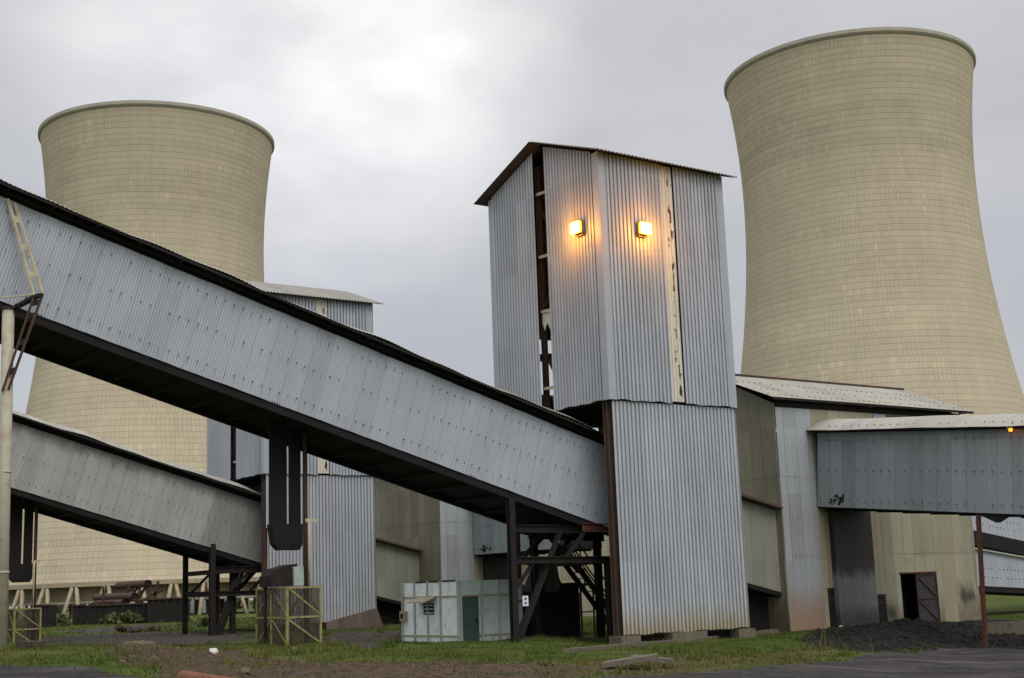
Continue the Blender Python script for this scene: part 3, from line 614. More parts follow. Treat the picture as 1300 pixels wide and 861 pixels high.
# ------------------------------------------------------------------ coal sheds
SU, SV, SL, SD = 13.95, 4.65, 14.25, 8.2
def coal_shed(label):
    t = thing('coal_shed', label, 'shed', (SU,SV,-.3), 'roofed sheds behind the towers'); u0,u1,v0,v1 = SU,SU+SL,SV,SV+SD
    zt = 10.3; nY = (0,-1,0); P = dict(pitch=.15, amp=.032, prof='sine')
    a = MB()
    for (z0,z1,o) in ((-.5,3.32,0),(3.3,7.03,.012),(7.0,zt,.024)): a.sheet((u0,v0-o,0), x_, z_, nY, 2.4, z0, z1, uv0=(u0,0), **P)
    a.build('front_wall', 'shed_grey', t, 'grey sheeted corner bay with rusty foot')
    a = MB(); yel = ((u0+2.4,17.05),(20.1,20.75),(25.25,26.35))
    for (z0,z1,o) in ((-.5,3.32,0),(3.3,7.03,.012),(7.0,zt,.024)):
        for (x0,x1) in ((17.05,20.1),(20.75,22.0 if z0 < 0 else 25.25),(24.75 if z0 < 0 else 25.24,25.25),(26.35,u1)):
            if x1-x0 > .02: a.sheet((x0,v0-o,0), x_, z_, nY, x1-x0, z0, z1, uv0=(x0,0), **P)
    a.sheet((22.0,v0,0), x_, z_, nY, 2.75, 2.32, 3.32, uv0=(22.,0), **P)
    a.build('front_wall', 'shed_beige', t, 'beige weathered front sheeting')
    for (x0,x1) in yel:
        a = MB()
        for (z0,z1,o) in ((-.5,3.32,0),(3.3,7.03,.012),(7.0,zt,.024)): a.sheet((x0,v0-o-.003,0), x_, z_, nY, x1-x0, z0, z1, uv0=(x0,0), **P)
        a.build('yellowed_panel', 'shed_yellow', t)
    rv = 8.75; zr = 12.5; gz = lambda v: 10.55+(zr-10.55)*(1-abs(v-rv)/(rv-SV))-.08
    s = MB()
    for (z0,z1,o) in ((-.5,3.32,0),(3.3,7.03,.012)): s.sheet((u0-o,v0,0), y_, z_, (-1,0,0), SD, z0, z1, uv0=(v0,0), **P)
    s.sheet((u0-.024,v0,0), y_, z_, (-1,0,0), SD, 7.0, lambda q: gz(v0+q), uv0=(v0,0), **P); s.build('gable_wall', 'shed_tan', t, 'brownish tan gable sheeting')
    k = MB(); k.sheet((u1,v0,0), y_, z_, (1,0,0), SD, -.5, lambda q: gz(v0+q), **P); k.sheet((u0,v1,0), x_, z_, (0,1,0), SL, -.5, 10.4, **P); k.build('rear_wall', 'shed_beige', t)
    sl = math.atan2(zr-10.68, rv-4.2); r = MB(); L = (rv-4.2)/math.cos(sl); W = SL+1.1
    r.sheet((13.4,4.2,10.7), x_, (0,math.cos(sl),math.sin(sl)), (0,-math.sin(sl),math.cos(sl)), W, 0, L, .1, .018, 'sine'); r.sheet((13.4,2*rv-4.2,10.7), x_, (0,-math.cos(sl),math.sin(sl)), (0,math.sin(sl),math.cos(sl)), W, 0, L, .1, .018, 'sine')
    r.bolts((13.4,4.2,10.72), x_, (0,math.cos(sl),math.sin(sl)), (0,-math.sin(sl),math.cos(sl)), W, (.5,1.8,3.1), .4, .035, 1, .25)
    ro = r.build('roof', ['roof','bolt'], t)
    MB().tube((13.35,rv,zr+.03),(13.4+W,rv,zr+.03),.11,8).build('ridge_cap', 'rust', ro)
    e = MB(); e.box((u0+.05,v0+.05,zt-.05),(u1-.05,v0+.15,10.62)); e.beam((13.45,4.27,10.66),(13.4+W-.05,4.27,10.66),.08,.12); x = u0+.2
    while x < u1: e.beam((x,4.25,10.63),(x,v0+.1,10.66),.07,.1); x += 1.4
    e.build('eave_frame', 'dark2', ro)
    # door
    d = MB(); d.box((22.0,v0+.9,-.5),(24.75,v0+1.0,2.4)); d.box((21.9,v0+.05,-.5),(22.,v0+.9,2.4)); d.box((24.75,v0+.05,-.5),(24.85,v0+.9,2.4)); d.box((22.,v0+.05,2.32),(24.75,v0+.9,2.42)); d.build('doorway', 'dark', t)
    d = MB(); d.box((23.15,v0-.02,-.25),(24.72,v0+.02,2.25)); dl = d.build('door_leaf', 'door_leaf', t)
    d = MB(); y = v0-.04
    for (p,q) in (((23.15,-.2),(23.15,2.25)),((24.72,-.2),(24.72,2.25)),((23.15,2.23),(24.72,2.23)),((23.15,1.05),(24.72,1.05)),((23.15,2.2),(24.72,1.05)),((23.15,1.0),(24.72,-.15))): d.beam((p[0],y,p[1]),(q[0],y,q[1]),.06)
    d.build('door_frame', 'rust', dl)
    MB().box((21.93,v0-.07,2.3),(24.8,v0-.02,2.37)).build('door_head', 'rustred', t)
    for (x0,x1,z1) in ((16.60,17.03,1.7),(19.9,20.72,1.3)):
        d = MB(); d.box((x0,v0-.05,-.4),(x1,v0-.045,z1)); d.box((x0-.03,v0-.07,z1),(x1+.03,v0-.03,z1+.06),1); d.box((x0,v0-.07,z1*.7),(x1,v0-.05,z1*.74),1); d.build('dark_opening', ['dark','rust'], t)  # black panel painted as the dark inside of a wall opening
    c = MB(); c.sheet((17.05,4.35,0), x_, z_, nY, 2.75, -.2, 5.6, .15, .025, 'sine', uv0=(17,0)); c.sheet((17.05,4.35,0), y_, z_, (-1,0,0), .3, -.2, 5.6, .15, .02, 'sine'); c.sheet((19.8,4.35,0), y_, z_, (1,0,0), .3, -.2, 5.6, .15, .02, 'sine'); c.box((17.06,4.37,-.3),(19.78,4.6,5.5)); c.build('coal_chute', 'soot_clad', t, 'soot blackened chute against the wall')
    l = MB(); l.box((20.9,v0-.05,9.75),(24.4,v0-.03,10.28)); l.box((20.9,v0-.06,9.72),(21.9,v0-.04,10.27),1); l.box((23.2,v0-.06,9.75),(24.,v0-.055,10.25),1); l.build('louvre_opening', ['dark2','blue_clad'], t)
    return t
shA = coal_shed('weathered roofed coal shed right of the floodlit tower, with an open doorway')
shB_ = copy_thing(shA, SBW, 'dull sheeted coal shed behind the white container, under the gallery')

# ------------------------------------------------------------------ cross galleries at the sheds
def cross_gallery(label, base_g, L, th, mats, Hh=3.62, W=3.1):
    # local x points along -v (towards the road), visible side faces -u
    rot = Matrix.Rotation(TH-PI/2, 4, 'Z') @ Matrix.Rotation(th, 4, 'Y')
    t = thing('conveyor_gallery', label, 'conveyor gallery', Vector(g2w(*base_g)), 'cross galleries at the sheds', rot=rot)
    w = MB(); w.sheet((0,0,0), x_, z_, (0,-1,0), L, 0, Hh-.1, .1, .02, 'sine'); w.bolts((0,-.02,0), x_, z_, (0,-1,0), L, (.35,1.75,3.15), .45, .035, 1, .15)
    for i in range(16):
        x = .75+random.uniform(-.12,.75)+(.35 if i%2 else 0); z = random.uniform(.1,.48); w.box((x,-.032,z),(x+random.uniform(.04,.16),-.02,z+random.uniform(.06,.2)),2)
    w.build('side_wall', [mats[0],'bolt','dark2'], t)
    w = MB(); w.sheet((0,W,0), x_, z_, (0,1,0), L, 0, Hh-.02, .1, .02, 'sine'); w.build('side_wall', mats[0], t)
    f = MB(); f.box((0,.02,-.05),(L,W-.02,.04)); x = .5
    while x < L: f.beam((x,.05,-.1),(x,W-.05,-.1),.12,.12); x += 1.5
    f.build('floor_frame', 'dark', t)
    r = MB(); r.barrel(-.35, L, -.42, W+.42, Hh, .62, .12, .018, wob=.012)
    for yy,zz in ((-.1,Hh+.2),(.55,Hh+.43)): r.bolts((-.3,yy,zz), x_, y_, z_, L, (0,), .45, .03, 1, .2)
    ro = r.build('roof', [mats[1],'bolt'], t)
    fr = MB(); fr.box((0,.06,Hh-.14),(L,.12,Hh+.2)); fr.beam((-.3,-.36,Hh-.03),(L,-.36,Hh-.03),.05,.06); x = .2
    while x < L: fr.beam((x,-.38,Hh-.03),(x,.1,Hh-.03),.06,.07); x += 1.5
    fr.build('eave_frame', 'dark2', ro)
    e = MB(); e.quad([(L,0,0),(L,W,0),(L,W,Hh),(L,0,Hh)]); e.build('end_wall', 'dark2', t)
    return t
cgl = cross_gallery('blue grey cross gallery with arched roof reaching out to the right edge', (16.34,4.6,5.6), 21., .1, ('blue_clad','roof_pale'))
cross_gallery('distant blue grey cross gallery just above the white container', (16.34+SB[0],4.6+SB[1],4.95+SB[2]), 9., .0, ('blue_clad','roof_pale'))
lp = hu(1283,546,16.0)
bl = thing('bulkhead_lamp', 'tiny orange lamp glowing under the eave of the arched cross gallery', 'lamp', tuple(lp)); BASE[bl.name] = (0,0,0)
MB().box((-.12,-.12,.06),(.2,.12,.12)).box((.12,-.05,.1),(.3,.05,.3)).build('housing', 'lampbox', bl); MB().tube((0,0,-.05),(0,0,.06),.075,10).build('bulb', 'glow2', bl)
pt = hu(1242,655,16.45); pb = hu(1251,822,16.45)
sp = thing('support_post', 'thin red rusted post propping the cross gallery at the right', 'post', (16.45,pb[1],pb[2]))
MB().beam((16.45,pb[1],pb[2]-.3),(16.45,pt[1],pt[2]+.05),.15).build('post', 'rustred', sp)
q = MB(); d0 = pt[1]; zz = pt[2]+.08
q.hexa([(16.4,d0-1.6,zz-.12),(16.4,d0-.05,zz),(16.6,d0-.05,zz),(16.6,d0-1.6,zz-.12),(16.4,d0-1.55,zz-.1),(16.4,d0-.05,zz+.06),(16.6,d0-.05,zz+.06),(16.6,d0-1.55,zz-.1)])
q.hexa([(16.4,d0-.95,zz-.42),(16.4,d0-.85,zz-.42),(16.6,d0-.85,zz-.42),(16.6,d0-.95,zz-.42),(16.4,d0-1.6,zz-.12),(16.4,d0-.05,zz-.02),(16.6,d0-.05,zz-.02),(16.6,d0-1.6,zz-.12)]); q.build('bracket', 'dark2', sp)

# ------------------------------------------------------------------ low link galleries between tower and shed
def link_gallery(label, off, v, zb1, zt1, slope, u0=6.85, u1=13.92, W=3.2):
    o = np.array(off); t = thing('link_gallery', label, 'conveyor gallery', (u0+o[0],v+o[1],zb1+o[2]), 'link galleries beside the sheds'); L = u1-u0
    u0 += o[0]; u1 += o[0]; v += o[1]; zb1 += o[2]; zt1 += o[2]
    P = dict(pitch=.1, amp=.018, prof='sine'); b = lambda q: zb1+slope*(L-q); tp = lambda q: zt1+slope*(L-q)
    MB().sheet((u0,v,0), x_, z_, (0,-1,0), L, b, tp, **P).build('side_wall', 'lean_clad', t); MB().sheet((u0,v+W,0), x_, z_, (0,1,0), L, b, tp, **P).build('side_wall', 'lean_clad', t)
    MB().hexa([(u0,v+.02,b(0)-.2),(u1,v+.02,b(L)-.2),(u1,v+W-.02,b(L)-.2),(u0,v+W-.02,b(0)-.2),(u0,v+.02,b(0)),(u1,v+.02,b(L)),(u1,v+W-.02,b(L)),(u0,v+W-.02,b(0))]).build('floor_frame', 'dark', t)
    MB().hexa([(u0,v+.9,-.6),(u1,v+.9,-.6),(u1,v+1.0,-.6),(u0,v+1.0,-.6),(u0,v+.9,b(0)-.2),(u1,v+.9,b(L)-.2),(u1,v+1.0,b(L)-.2),(u0,v+1.0,b(0)-.2)]).build('under_shade', 'dark', t)  # black sheet added to stand for the shade below the floor
    MB().hexa([(u0,v-.5,tp(0)+.02),(u1,v-.5,tp(L)+.02),(u1,v+W+.4,tp(L)+.02),(u0,v+W+.4,tp(0)+.02),(u0,v-.5,tp(0)+.14),(u1,v-.5,tp(L)+.14),(u1,v+W+.4,tp(L)+.14),(u0,v+W+.4,tp(0)+.14)]).build('roof', 'brown', t)
    return t
link_gallery('short sloping link gallery wedged between the floodlit tower and the right shed', (0,0,0), 5.05, 1.65, 5.45, .225)
link_gallery('short sloping link gallery beside the farther tower, left of the white container', SB, 7.2, 1.9, 5.25, .24)

# ------------------------------------------------------------------ container shed
zc = .12; K = w2g(EYE + ray(585,820)*((zc-EYE[2])/ray(585,820)[2]))
ku, kv = K[0], K[1]
kl = hu(512,800,ku)[1]-kv; kw = hv(652,800,kv)[0]-ku+.5; kh = 2.52
ct_ = thing('container_shed', 'white and pale green steel container shed with a dark green door', 'container', (ku,kv,zc)); BASE[ct_.name] = (0,0,0)
MB().box((0,.02,-.1),(kw,kl,kh)).build('body', 'mint', ct_)
MB().box((-.03,.03,-.05),(-.001,kl-.03,kh-.02)).build('end_panel', 'white', ct_)
r = MB()
for q in (.0,.30,.53,.77,1.): r.box((-.085,q*(kl-.1),-.08),(-.031,q*(kl-.1)+.09,kh+.03))
for q in (.0,.34,.62,.97): r.box((q*(kw-.1),-.05,-.08),(q*(kw-.1)+.09,.019,kh))
r.build('rib', 'ribs', ct_)
r = MB(); r.box((-.075,0.02,kh-.62),(-.033,kl,kh-.56)); r.box((-.075,0.02,.34),(-.033,kl,.40)); r.box((.05,-.04,kh-.62),(kw,.018,kh-.56)); r.box((.9,-.04,.34),(kw,.018,.40)); r.build('rail', 'ribrust', ct_)
r = MB(); 
for (a,b) in ((.06,.27),(.34,.5),(.56,.74)): r.box((-.05,a*kl,kh-.02),(.0,b*kl,kh+.05))
r.build('roof_edge', 'rust', ct_)
dw = hv(608,800,kv)[0]-ku
MB().box((.1,-.03,-.02),(dw,.015,kh-.62)).build('door', 'door', ct_)
MB().box((dw-.16,-.09,.9),(dw-.1,-.03,1.02)).build('door_handle', 'dark2', ct_)
hy0, hy1 = hu(555,765,ku)[1]-kv, hu(533,765,ku)[1]-kv
r = MB(); r.hexa([(-.62,hy0,kh-.82),(-.03,hy0,kh-.62),(-.03,hy1,kh-.62),(-.62,hy1,kh-.82),(-.62,hy0,kh-.78),(-.03,hy0,kh-.57),(-.03,hy1,kh-.57),(-.62,hy1,kh-.78)]); r.build('vent_hood', 'ribrust', ct_)
r = MB(); r.box((-.05,hy0+.2,kh-1.3),(-.032,hy1-.35,kh-.85))
for i in range(3): r.box((-.1,hy0+.22,kh-1.26+.15*i),(-.05,hy1-.37,kh-1.2+.15*i),1)
r.build('vent_louvre', ['dark','ribs'], ct_)
r = MB(); r.box((-.2,kl-.42,kh-1.55),(-.031,kl-.05,kh-1.15)); r.box((-.23,kl-.34,kh-1.45),(-.2,kl-.14,kh-1.25),1); r.tube((-.1,kl-.2,kh-1.15),(-.1,kl-.2,kh),.03,8); r.build('meter_box', ['ribrust','dark2'], ct_)

# ------------------------------------------------------------------ pole with ladder bracket at the left
pu = -22.15; pz = tg(pu,1.0)
ptop = hv(8,393,1.0)
pl = thing('support_pole', 'pale thick steel pole standing at the left edge', 'pole', (pu,1.0,pz)); BASE[pl.name] = (0,0,0)
MB().tube((0,0,-.4),(-.12,0,ptop[2]-pz),.175,18).build('shaft', 'pole', pl)
MB().tube((-.12,0,ptop[2]-pz),(-.12,0,ptop[2]-pz+.05),.22,18).build('cap_plate', 'rust', pl)
for zz in (2.2,5.1): MB().tube((-.02*zz/2,0,zz),(-.02*zz/2,0,zz+.07),.182,18).build('collar', 'pole', pl)
def P3(x,y,v): return hv(x,y,v)
lb = thing('ladder_arm', 'bent cream and black lattice ladder arm between the pole and the gallery', 'ladder arm', tuple(P3(8,395,1.2)))
vt, vk, vb = 1.55, .6, 1.0
a0,a1 = P3(10,253,vt),P3(19,258,vt); k0,k1 = P3(43,376,vk),P3(54,374,vk); b0,b1 = P3(3,497,vb-.2),P3(11,494,vb-.2)
for A,B,w_,mt in ((a0,k0,.075,'ladder'),(a1,k1,.075,'ladder'),(k0,b0,.07,'rust'),(k1,b1,.08,'rust')): MB().beam(A,B,w_).build('rail', mt, lb)
for t_ in (.2,.5,.78): MB().beam(a0+(k0-a0)*t_, a1+(k1-a1)*t_, .05,.18).build('rung', 'ladder', lb)
for t_ in (.08,.22,.5,.8): MB().beam(k0+(b0-k0)*t_, k1+(b1-k1)*t_, .05,.16).build('rung', 'dark2', lb)
pc = P3(6,393,1.0); q = MB(); q.beam(pc+z_*-.1,k0,.09); q.beam(pc+z_*-.12+y_*.3,k1,.09); q.beam(k0,k1,.1); q.beam(pc-z_*.35,P3(30,385,.8),.07); q.beam(P3(20,386,.7), P3(28,398,.9),.05); q.build('arm', 'dark2', lb)
q = MB(); q.beam(pc+np.array([-1.2,0,.12]),k0+z_*.06,.05); q.build('tie_rod', 'pole', lb)

# ------------------------------------------------------------------ far galleries and wall at the right edge
def far_gallery(label, v, px_top, px_bot, dark, mat):
    a = hv(*px_top[0],v); b = hv(*px_top[1],v); c = hv(*px_bot[0],v); d = hv(*px_bot[1],v)
    st = (b-a)/(b[0]-a[0]); sb = (d-c)/(d[0]-c[0]); u0,u1 = a[0]-6, a[0]+22
    T = lambda u: a[2]+st[2]*(u-a[0]); Bt = lambda u: c[2]+sb[2]*(u-c[0]); sm_ = sb[2]
    t = thing('far_gallery', label, 'conveyor gallery', (u0,v,Bt(u0)), 'pale galleries beyond the shed')
    w = MB(); w.sheet((u0,v,0), x_, z_, (0,-1,0), u1-u0, lambda q: Bt(u0+q), lambda q: T(u0+q), .12, .02, 'sine'); w.bolts((u0,v-.02,Bt(u0)), (1,0,sm_), z_, (0,-1,0), u1-u0, (.55,1.1), .4, .05, 1, .2); w.build('side_wall', [mat,'bolt'], t)
    MB().hexa([(u0,v+.02,Bt(u0)-dark),(u1,v+.02,Bt(u1)-dark),(u1,v+3.2,Bt(u1)-dark),(u0,v+3.2,Bt(u0)-dark),(u0,v+.02,Bt(u0)),(u1,v+.02,Bt(u1)),(u1,v+3.2,Bt(u1)),(u0,v+3.2,Bt(u0))]).build('floor_frame', 'dark', t)
    MB().hexa([(u0,v-.2,T(u0)),(u1,v-.2,T(u1)),(u1,v+3.4,T(u1)),(u0,v+3.4,T(u0)),(u0,v-.2,T(u0)+.1),(u1,v-.2,T(u1)+.1),(u1,v+3.4,T(u1)+.4),(u0,v+3.4,T(u0)+.4)]).build('roof', 'roof_pale', t)
    q = MB()
    for u in (u0+2, u1-2): q.beam((u,v+1.6,-1),(u,v+1.6,Bt(u)-dark),.3)
    q.build('support_column', 'dark2', t)
far_gallery('upper pale gallery beyond the shed at the right edge', 18., ((1247,640),(1300,650)), ((1247,675.5),(1300,687)), 1.0, 'gallery_clad')
far_gallery('lower pale gallery beyond the shed, just above the green bank', 13., ((1249,700),(1300,709)), ((1249,744),(1300,746.6)), .35, 'gallery_clad')
wa = gp(1253,808); wb = gp(1300,806); d_ = (wb-wa)/np.linalg.norm(wb-wa); wb2 = wb+d_*14
q = MB(); q.hexa([wa+np.array([0,0,-.4]), wb2+np.array([0,0,-.6]), wb2+np.array([0,.35,-.6]), wa+np.array([0,.35,-.4]), wa+np.array([0,0,.62]), wb2+np.array([0,0,.62]), wb2+np.array([0,.35,.62]), wa+np.array([0,.35,.62])])
L_ = np.linalg.norm(wb2-wa)
for k in range(1,7): p = wa+d_*(L_*k/7); q.box((p[0]-.02,p[1]-.012,p[2]-.3),(p[0]+.02,p[1]+.0,p[2]+.6),1)
q.solo('concrete_wall', ['conc','dark2'], 'low mossy concrete wall behind the rusted post at the right', 'wall', tuple(wa), world=True)

# ------------------------------------------------------------------ yard in front of the left cooling tower
def yard(x,y,Y): return hy(x,y,Y)
YG = 'rusty pipes stacked in the yard'
def pipe(x0,y0,x1,y1,Y0,Y1,r,label):
    a,b = yard(x0,y0,Y0),yard(x1,y1,Y1); d = (b-a)/np.linalg.norm(b-a)
    q = MB(); q.tube(a,b,r,16,0,cap=False); q.tube(a+d*.02,b-d*.02,r*.86,16,1,cap=False); q.tube(b-d*.1,b-d*.08,r*.86,16,1); q.tube(a+d*.08,a+d*.1,r*.86,16,1)
    q.tube(b-d*.12,b,r*1.1,16,0,cap=False)
    q.solo('steel_pipe', ['oldpipe','dark'], label, 'pipe', tuple(a), YG, world=True)
pipe(150,743.5,188,741,129,124,.34,'topmost rusty pipe of the stack before the left cooling tower')
pipe(121,758.5,171,757,127,122,.32,'middle rusty pipe of the stack, above the dark bins')
pipe(123,766,158,764.5,126,122,.26,'lowest rusty pipe of the stack, resting behind the dark bins')
def bins(x0,x1,yt,yb,Y,label,dep=3.):
    a = yard(x0,yb,Y); b = yard(x1,yb,Y); zt = yard(x0,yt,Y)[2]; L = b[0]-a[0]; zg = float(terr(a[0],Y))-.2; zb_ = min(a[2],zg+.3)
    t = thing('scrap_bin', label, 'bin', (a[0],Y,zb_), 'dark bins in front of the left cooling tower', world=True); BASE[t.name] = (0,0,0)
    h = zt-zb_
    MB().sheet((0,0,0), x_, z_, (0,-1,0), L, 0, h, .62, .12, 'trapr').build('front_panel', 'dark2', t)
    MB().box((.02,.03,-.3),(L,dep,h-.03)).build('body', 'dark2', t); MB().box((-.08,-.2,h-.05),(L+.08,.06,h+.08)).build('top_rail', 'rust', t)
bins(114,186,769,788,121,'long low dark ribbed steel bin below the pipe stack')
bins(187,231,761,788,119.5,'taller dark ribbed steel bin right of the pipe stack')
bins(41,62,769,791,116,'small rusted dark bin beside the farther guard cage',2.)
bins(92,108,769,786,124,'narrow dark bin between two cooling tower legs',2.)
def rack():
    t = thing('pipe_rack', 'slanting rusted steel rack holding the pipes above the dark bins', 'rack', tuple(yard(150,788,126)), world=True)
    for (a,b) in (((150,763),(166,744)),((160,763),(177,744)),((172,765),(186,744)),((190,764),(190,738)),((196,760),(201,738)),((182,762),(208,748))):
        MB().beam(yard(*a,126),yard(*b,126),.22).build('strut', 'rust', t)
    for (x,y0,y1) in ((131,745,788),(163,755,788),(190,748,788)): MB().beam(yard(x,y0,123.),yard(x,y1+2,123.),.2).build('post', 'rust', t)
    MB().beam(yard(118,765,123.2),yard(192,762,123.2),.16).build('rail', 'rust', t)
rack()
def rail_fence():
    t = thing('rail_fence', 'low thin rail fence in the grass before the cooling tower legs', 'fence', tuple(yard(232,784,112)), world=True)
    for x in (234,247,262,286,305): MB().beam(yard(x,780,112),yard(x,789,112),.07).build('post', 'yellow', t)
    MB().beam(yard(232,783.5,112),yard(330,782,112),.05).build('rail', 'yellow', t); MB().beam(yard(247,784,112),yard(247,743,112),.09).build('post', 'rust', t)
    MB().beam(yard(232,782,112.3),yard(246,755,112.3),.07).build('brace', 'rust', t)
rail_fence()
def far_shed(x0,x1,yt,yb,Y,label,name='pale_shed'):
    a,b = yard(x0,yb,Y),yard(x1,yb,Y); zt = yard(x0,yt,Y)[2]; w = b[0]-a[0]; zz = a[2]
    t = thing(name, label, 'shed', tuple(a), 'pale sheds behind the cooling tower', world=True); BASE[t.name] = (0,0,0); h = zt-zz
    MB().box((0,0,-1),(w,4,h)).build('wall', 'bluewhite', t)
    MB().hexa([(-.2,-.2,h),(w+.2,-.2,h),(w+.2,4.2,h),(-.2,4.2,h),(-.2,1.9,h+.8),(w+.2,1.9,h+.8),(w+.2,2.1,h+.8),(-.2,2.1,h+.8)]).build('roof', 'rim', t)
    MB().box((w*.3,-.03,-.8),(w*.45,0,h*.7)).build('door', 'mint', t)
far_shed(226,243,757,781,208,'pale blue shed seen between the cooling tower legs')
far_shed(250,264,758,780,206,'narrow pale blue shed seen between cooling tower legs, nearest the trestle')
far_shed(192,208,752,781,209,'pale blue shed seen just above the taller dark bin')

# ------------------------------------------------------------------ foreground odds and ends
a = gp(233,858); b = gp(292,866); a[2] -= .05; b[2] -= .07; b2 = b+(b-a)*.6
q = MB(); q.tube(a,b2,.16,16,0,cap=False); q.tube(a+(b2-a)*.01,b2,.135,16,1); q.solo('steel_pipe', ['rustpipe','dark'], 'orange rusty pipe lying half buried at the bottom of the bank', 'pipe', tuple(a), world=True)
for (x0,y0,x1,y1) in ((26,824,47,825),):
    a = gp(x0,y0); b = gp(x1,y1); a[2] += .1; b[2] += .1
    q = MB(); q.beam(a,b,.26,.26); q.beam(a+np.array([.1,.3,.02]),b+np.array([.05,.3,.02]),.2,.22); q.solo('timber_sleeper', 'timber', 'dark old timber sleepers lying beside the pale pole', 'timber', tuple(a), world=True)
kp = [(722,831),(760,827),(800,822.5),(850,818.5),(900,813.5),(945,808.5),(985,803)]
q = MB(); pts = []
for (x,y) in kp: w = gp(x,y); w[2] += .06; pts.append(w)
for i in range(len(pts)-1): q.beam(pts[i],pts[i]+(pts[i+1]-pts[i])*.985,.32,.2)
q.solo('concrete_kerb', 'conc', 'worn concrete kerb running in front of the floodlit tower', 'kerb', tuple(pts[0]), world=True)
SG = 'broken slabs by the road'
for k,(x,y,w_,lbl) in enumerate(((800,848,1.0,'broken grey concrete slab tilted at the edge of the road'),(828,846,.8,'smaller broken slab leaning on the larger one by the road'))):
    p = gp(x,y); q = MB(); h = .1; c = p+np.array([0,0,.1]); o = [(-w_*.6,-.3),(w_*.5,-.38),(w_*.62,.2),(w_*.1,.42),(-w_*.5,.3)]
    i = 0; tilt = .12-.25*k; nn = len(o)
    for zz in (0,h):
        for (x1,y1) in o: q.v.append((c[0]+x1,c[1]+y1,c[2]+zz+tilt*x1))
    q.f = [tuple(reversed(range(nn))), tuple(range(nn,2*nn))]+[(j,(j+1)%nn,nn+(j+1)%nn,nn+j) for j in range(nn)]
    q.uv = [[(0,0)]*len(f) for f in q.f]; q.m = [0]*len(q.f); q.sm = [False]*len(q.f)
    q.solo('concrete_slab', 'conc', lbl, 'slab', tuple(p), SG, world=True)
stones = [(152,826,.16),(163,822,.2),(172,824,.24),(184,826,.3),(188,828,.2),(147,832,.14),(178,834,.12),(155,845,.13),(140,829,.1),(168,838,.12),(195,841,.16),(375,826,.12),(383,845,.14),(312,856,.14),(200,836,.12),(161,830,.13)]
for (x,y,r) in stones:
    p = gp(x,y); MB().lump(p+np.array([0,0,r*.3]), r).solo('rubble_stone', 'stone', 'brownish broken stone on the earth mound near the bottom left', 'stone', tuple(p), 'stones on the earth mound', world=True)
for (x,y,r,lbl) in ((271,831,.14,'small white stone lying on the brown bank at lower left'),(1208,786,.28,'pale lump of rubble at the foot of the shed doorway'),(1068,798,.13,'pale rubble lump below the black chute')):
    p = gp(x,y); MB().lump(p+np.array([0,0,r*.5]), r).solo('rubble_stone', 'whitestone', lbl, 'stone', tuple(p), world=True)
for (x,y,r,lbl) in ((161,804,.5,'dark heap of spoil in the grass of the left yard'),(199,801,.36,'smaller dark heap right of the larger spoil heap')):
    p = gp(x,y); q = MB()
    for k in range(14): q.lump(p+np.array([random.gauss(0,r*.8),random.gauss(0,r*.5),random.uniform(0,r*.7)]), r*random.uniform(.3,.6), n=6)
    q.solo('spoil_heap', 'timber', lbl, 'heap', tuple(p), 'dark heaps in the left yard', world=True)

# ------------------------------------------------------------------ ground
def poly_world(px): return np.array([gp(x,y)[:2] for x,y in px])
def inside(X, Y, P, soft=.0):
    """signed distance style mask: 1 well inside, 0 outside, soft edge in metres"""
    n = len(P); ins = np.zeros(X.shape, bool); dmin = np.full(X.shape, 1e9); j = n-1
    for i in range(n):
        xi,yi = P[i]; xj,yj = P[j]
        c = ((yi > Y) != (yj > Y)) & (X < (xj-xi)*(Y-yi)/((yj-yi) or 1e-9)+xi); ins ^= c
        dx,dy = xj-xi,yj-yi; t = np.clip(((X-xi)*dx+(Y-yi)*dy)/(dx*dx+dy*dy+1e-12),0,1); dmin = np.minimum(dmin, np.hypot(X-xi-t*dx, Y-yi-t*dy)); j = i
    sd = np.where(ins, dmin, -dmin); return np.clip(.5+sd/(2*soft+1e-6), 0, 1)
Z_road = [poly_world([(-40,843),(60,846),(120,851),(185,860),(230,885),(-40,900)]), poly_world([(600,875),(720,866),(800,860),(860,853),(1000,845),(1100,834),(1160,826),(1330,818),(1400,900),(700,930)])]
Z_coal = [poly_world([(1035,802),(1060,796),(1120,792),(1255,787),(1345,800),(1345,820),(1160,827),(1100,832),(1045,822),(1010,812)])]
Z_track = [poly_world([(45,819),(60,809),(130,805),(240,803),(340,803),(335,813),(240,819),(100,821)]), poly_world([(85,800),(160,794),(205,792),(208,796),(150,802),(95,806)])]
Z_dirt = [poly_world([(122,826),(190,821),(210,834),(200,850),(160,850),(140,840)]), poly_world([(200,828),(310,823),(330,833),(400,838),(480,845),(520,866),(230,870),(185,845)]), poly_world([(340,842),(480,838),(620,840),(760,846),(860,845),(860,853),(720,864),(600,872),(300,875)])]
Z_grey = [poly_world([(405,802),(520,800),(520,818),(490,824),(440,820),(405,815)]), poly_world([(640,800),(700,800),(705,812),(650,815)])]
Z_brown = [poly_world([(860,830),(1000,822),(1050,820),(1045,838),(1000,843),(860,851),(760,845),(700,838)])]
def zones(X, Y):
    mx = lambda L, s: np.max([inside(X,Y,P,s) for P in L], axis=0)
    return dict(road=mx(Z_road,.5), coal=mx(Z_coal,1.7), track=mx(Z_track,1.6), dirt=mx(Z_dirt,.6), grey=mx(Z_grey,.9), brown=mx(Z_brown,.9))
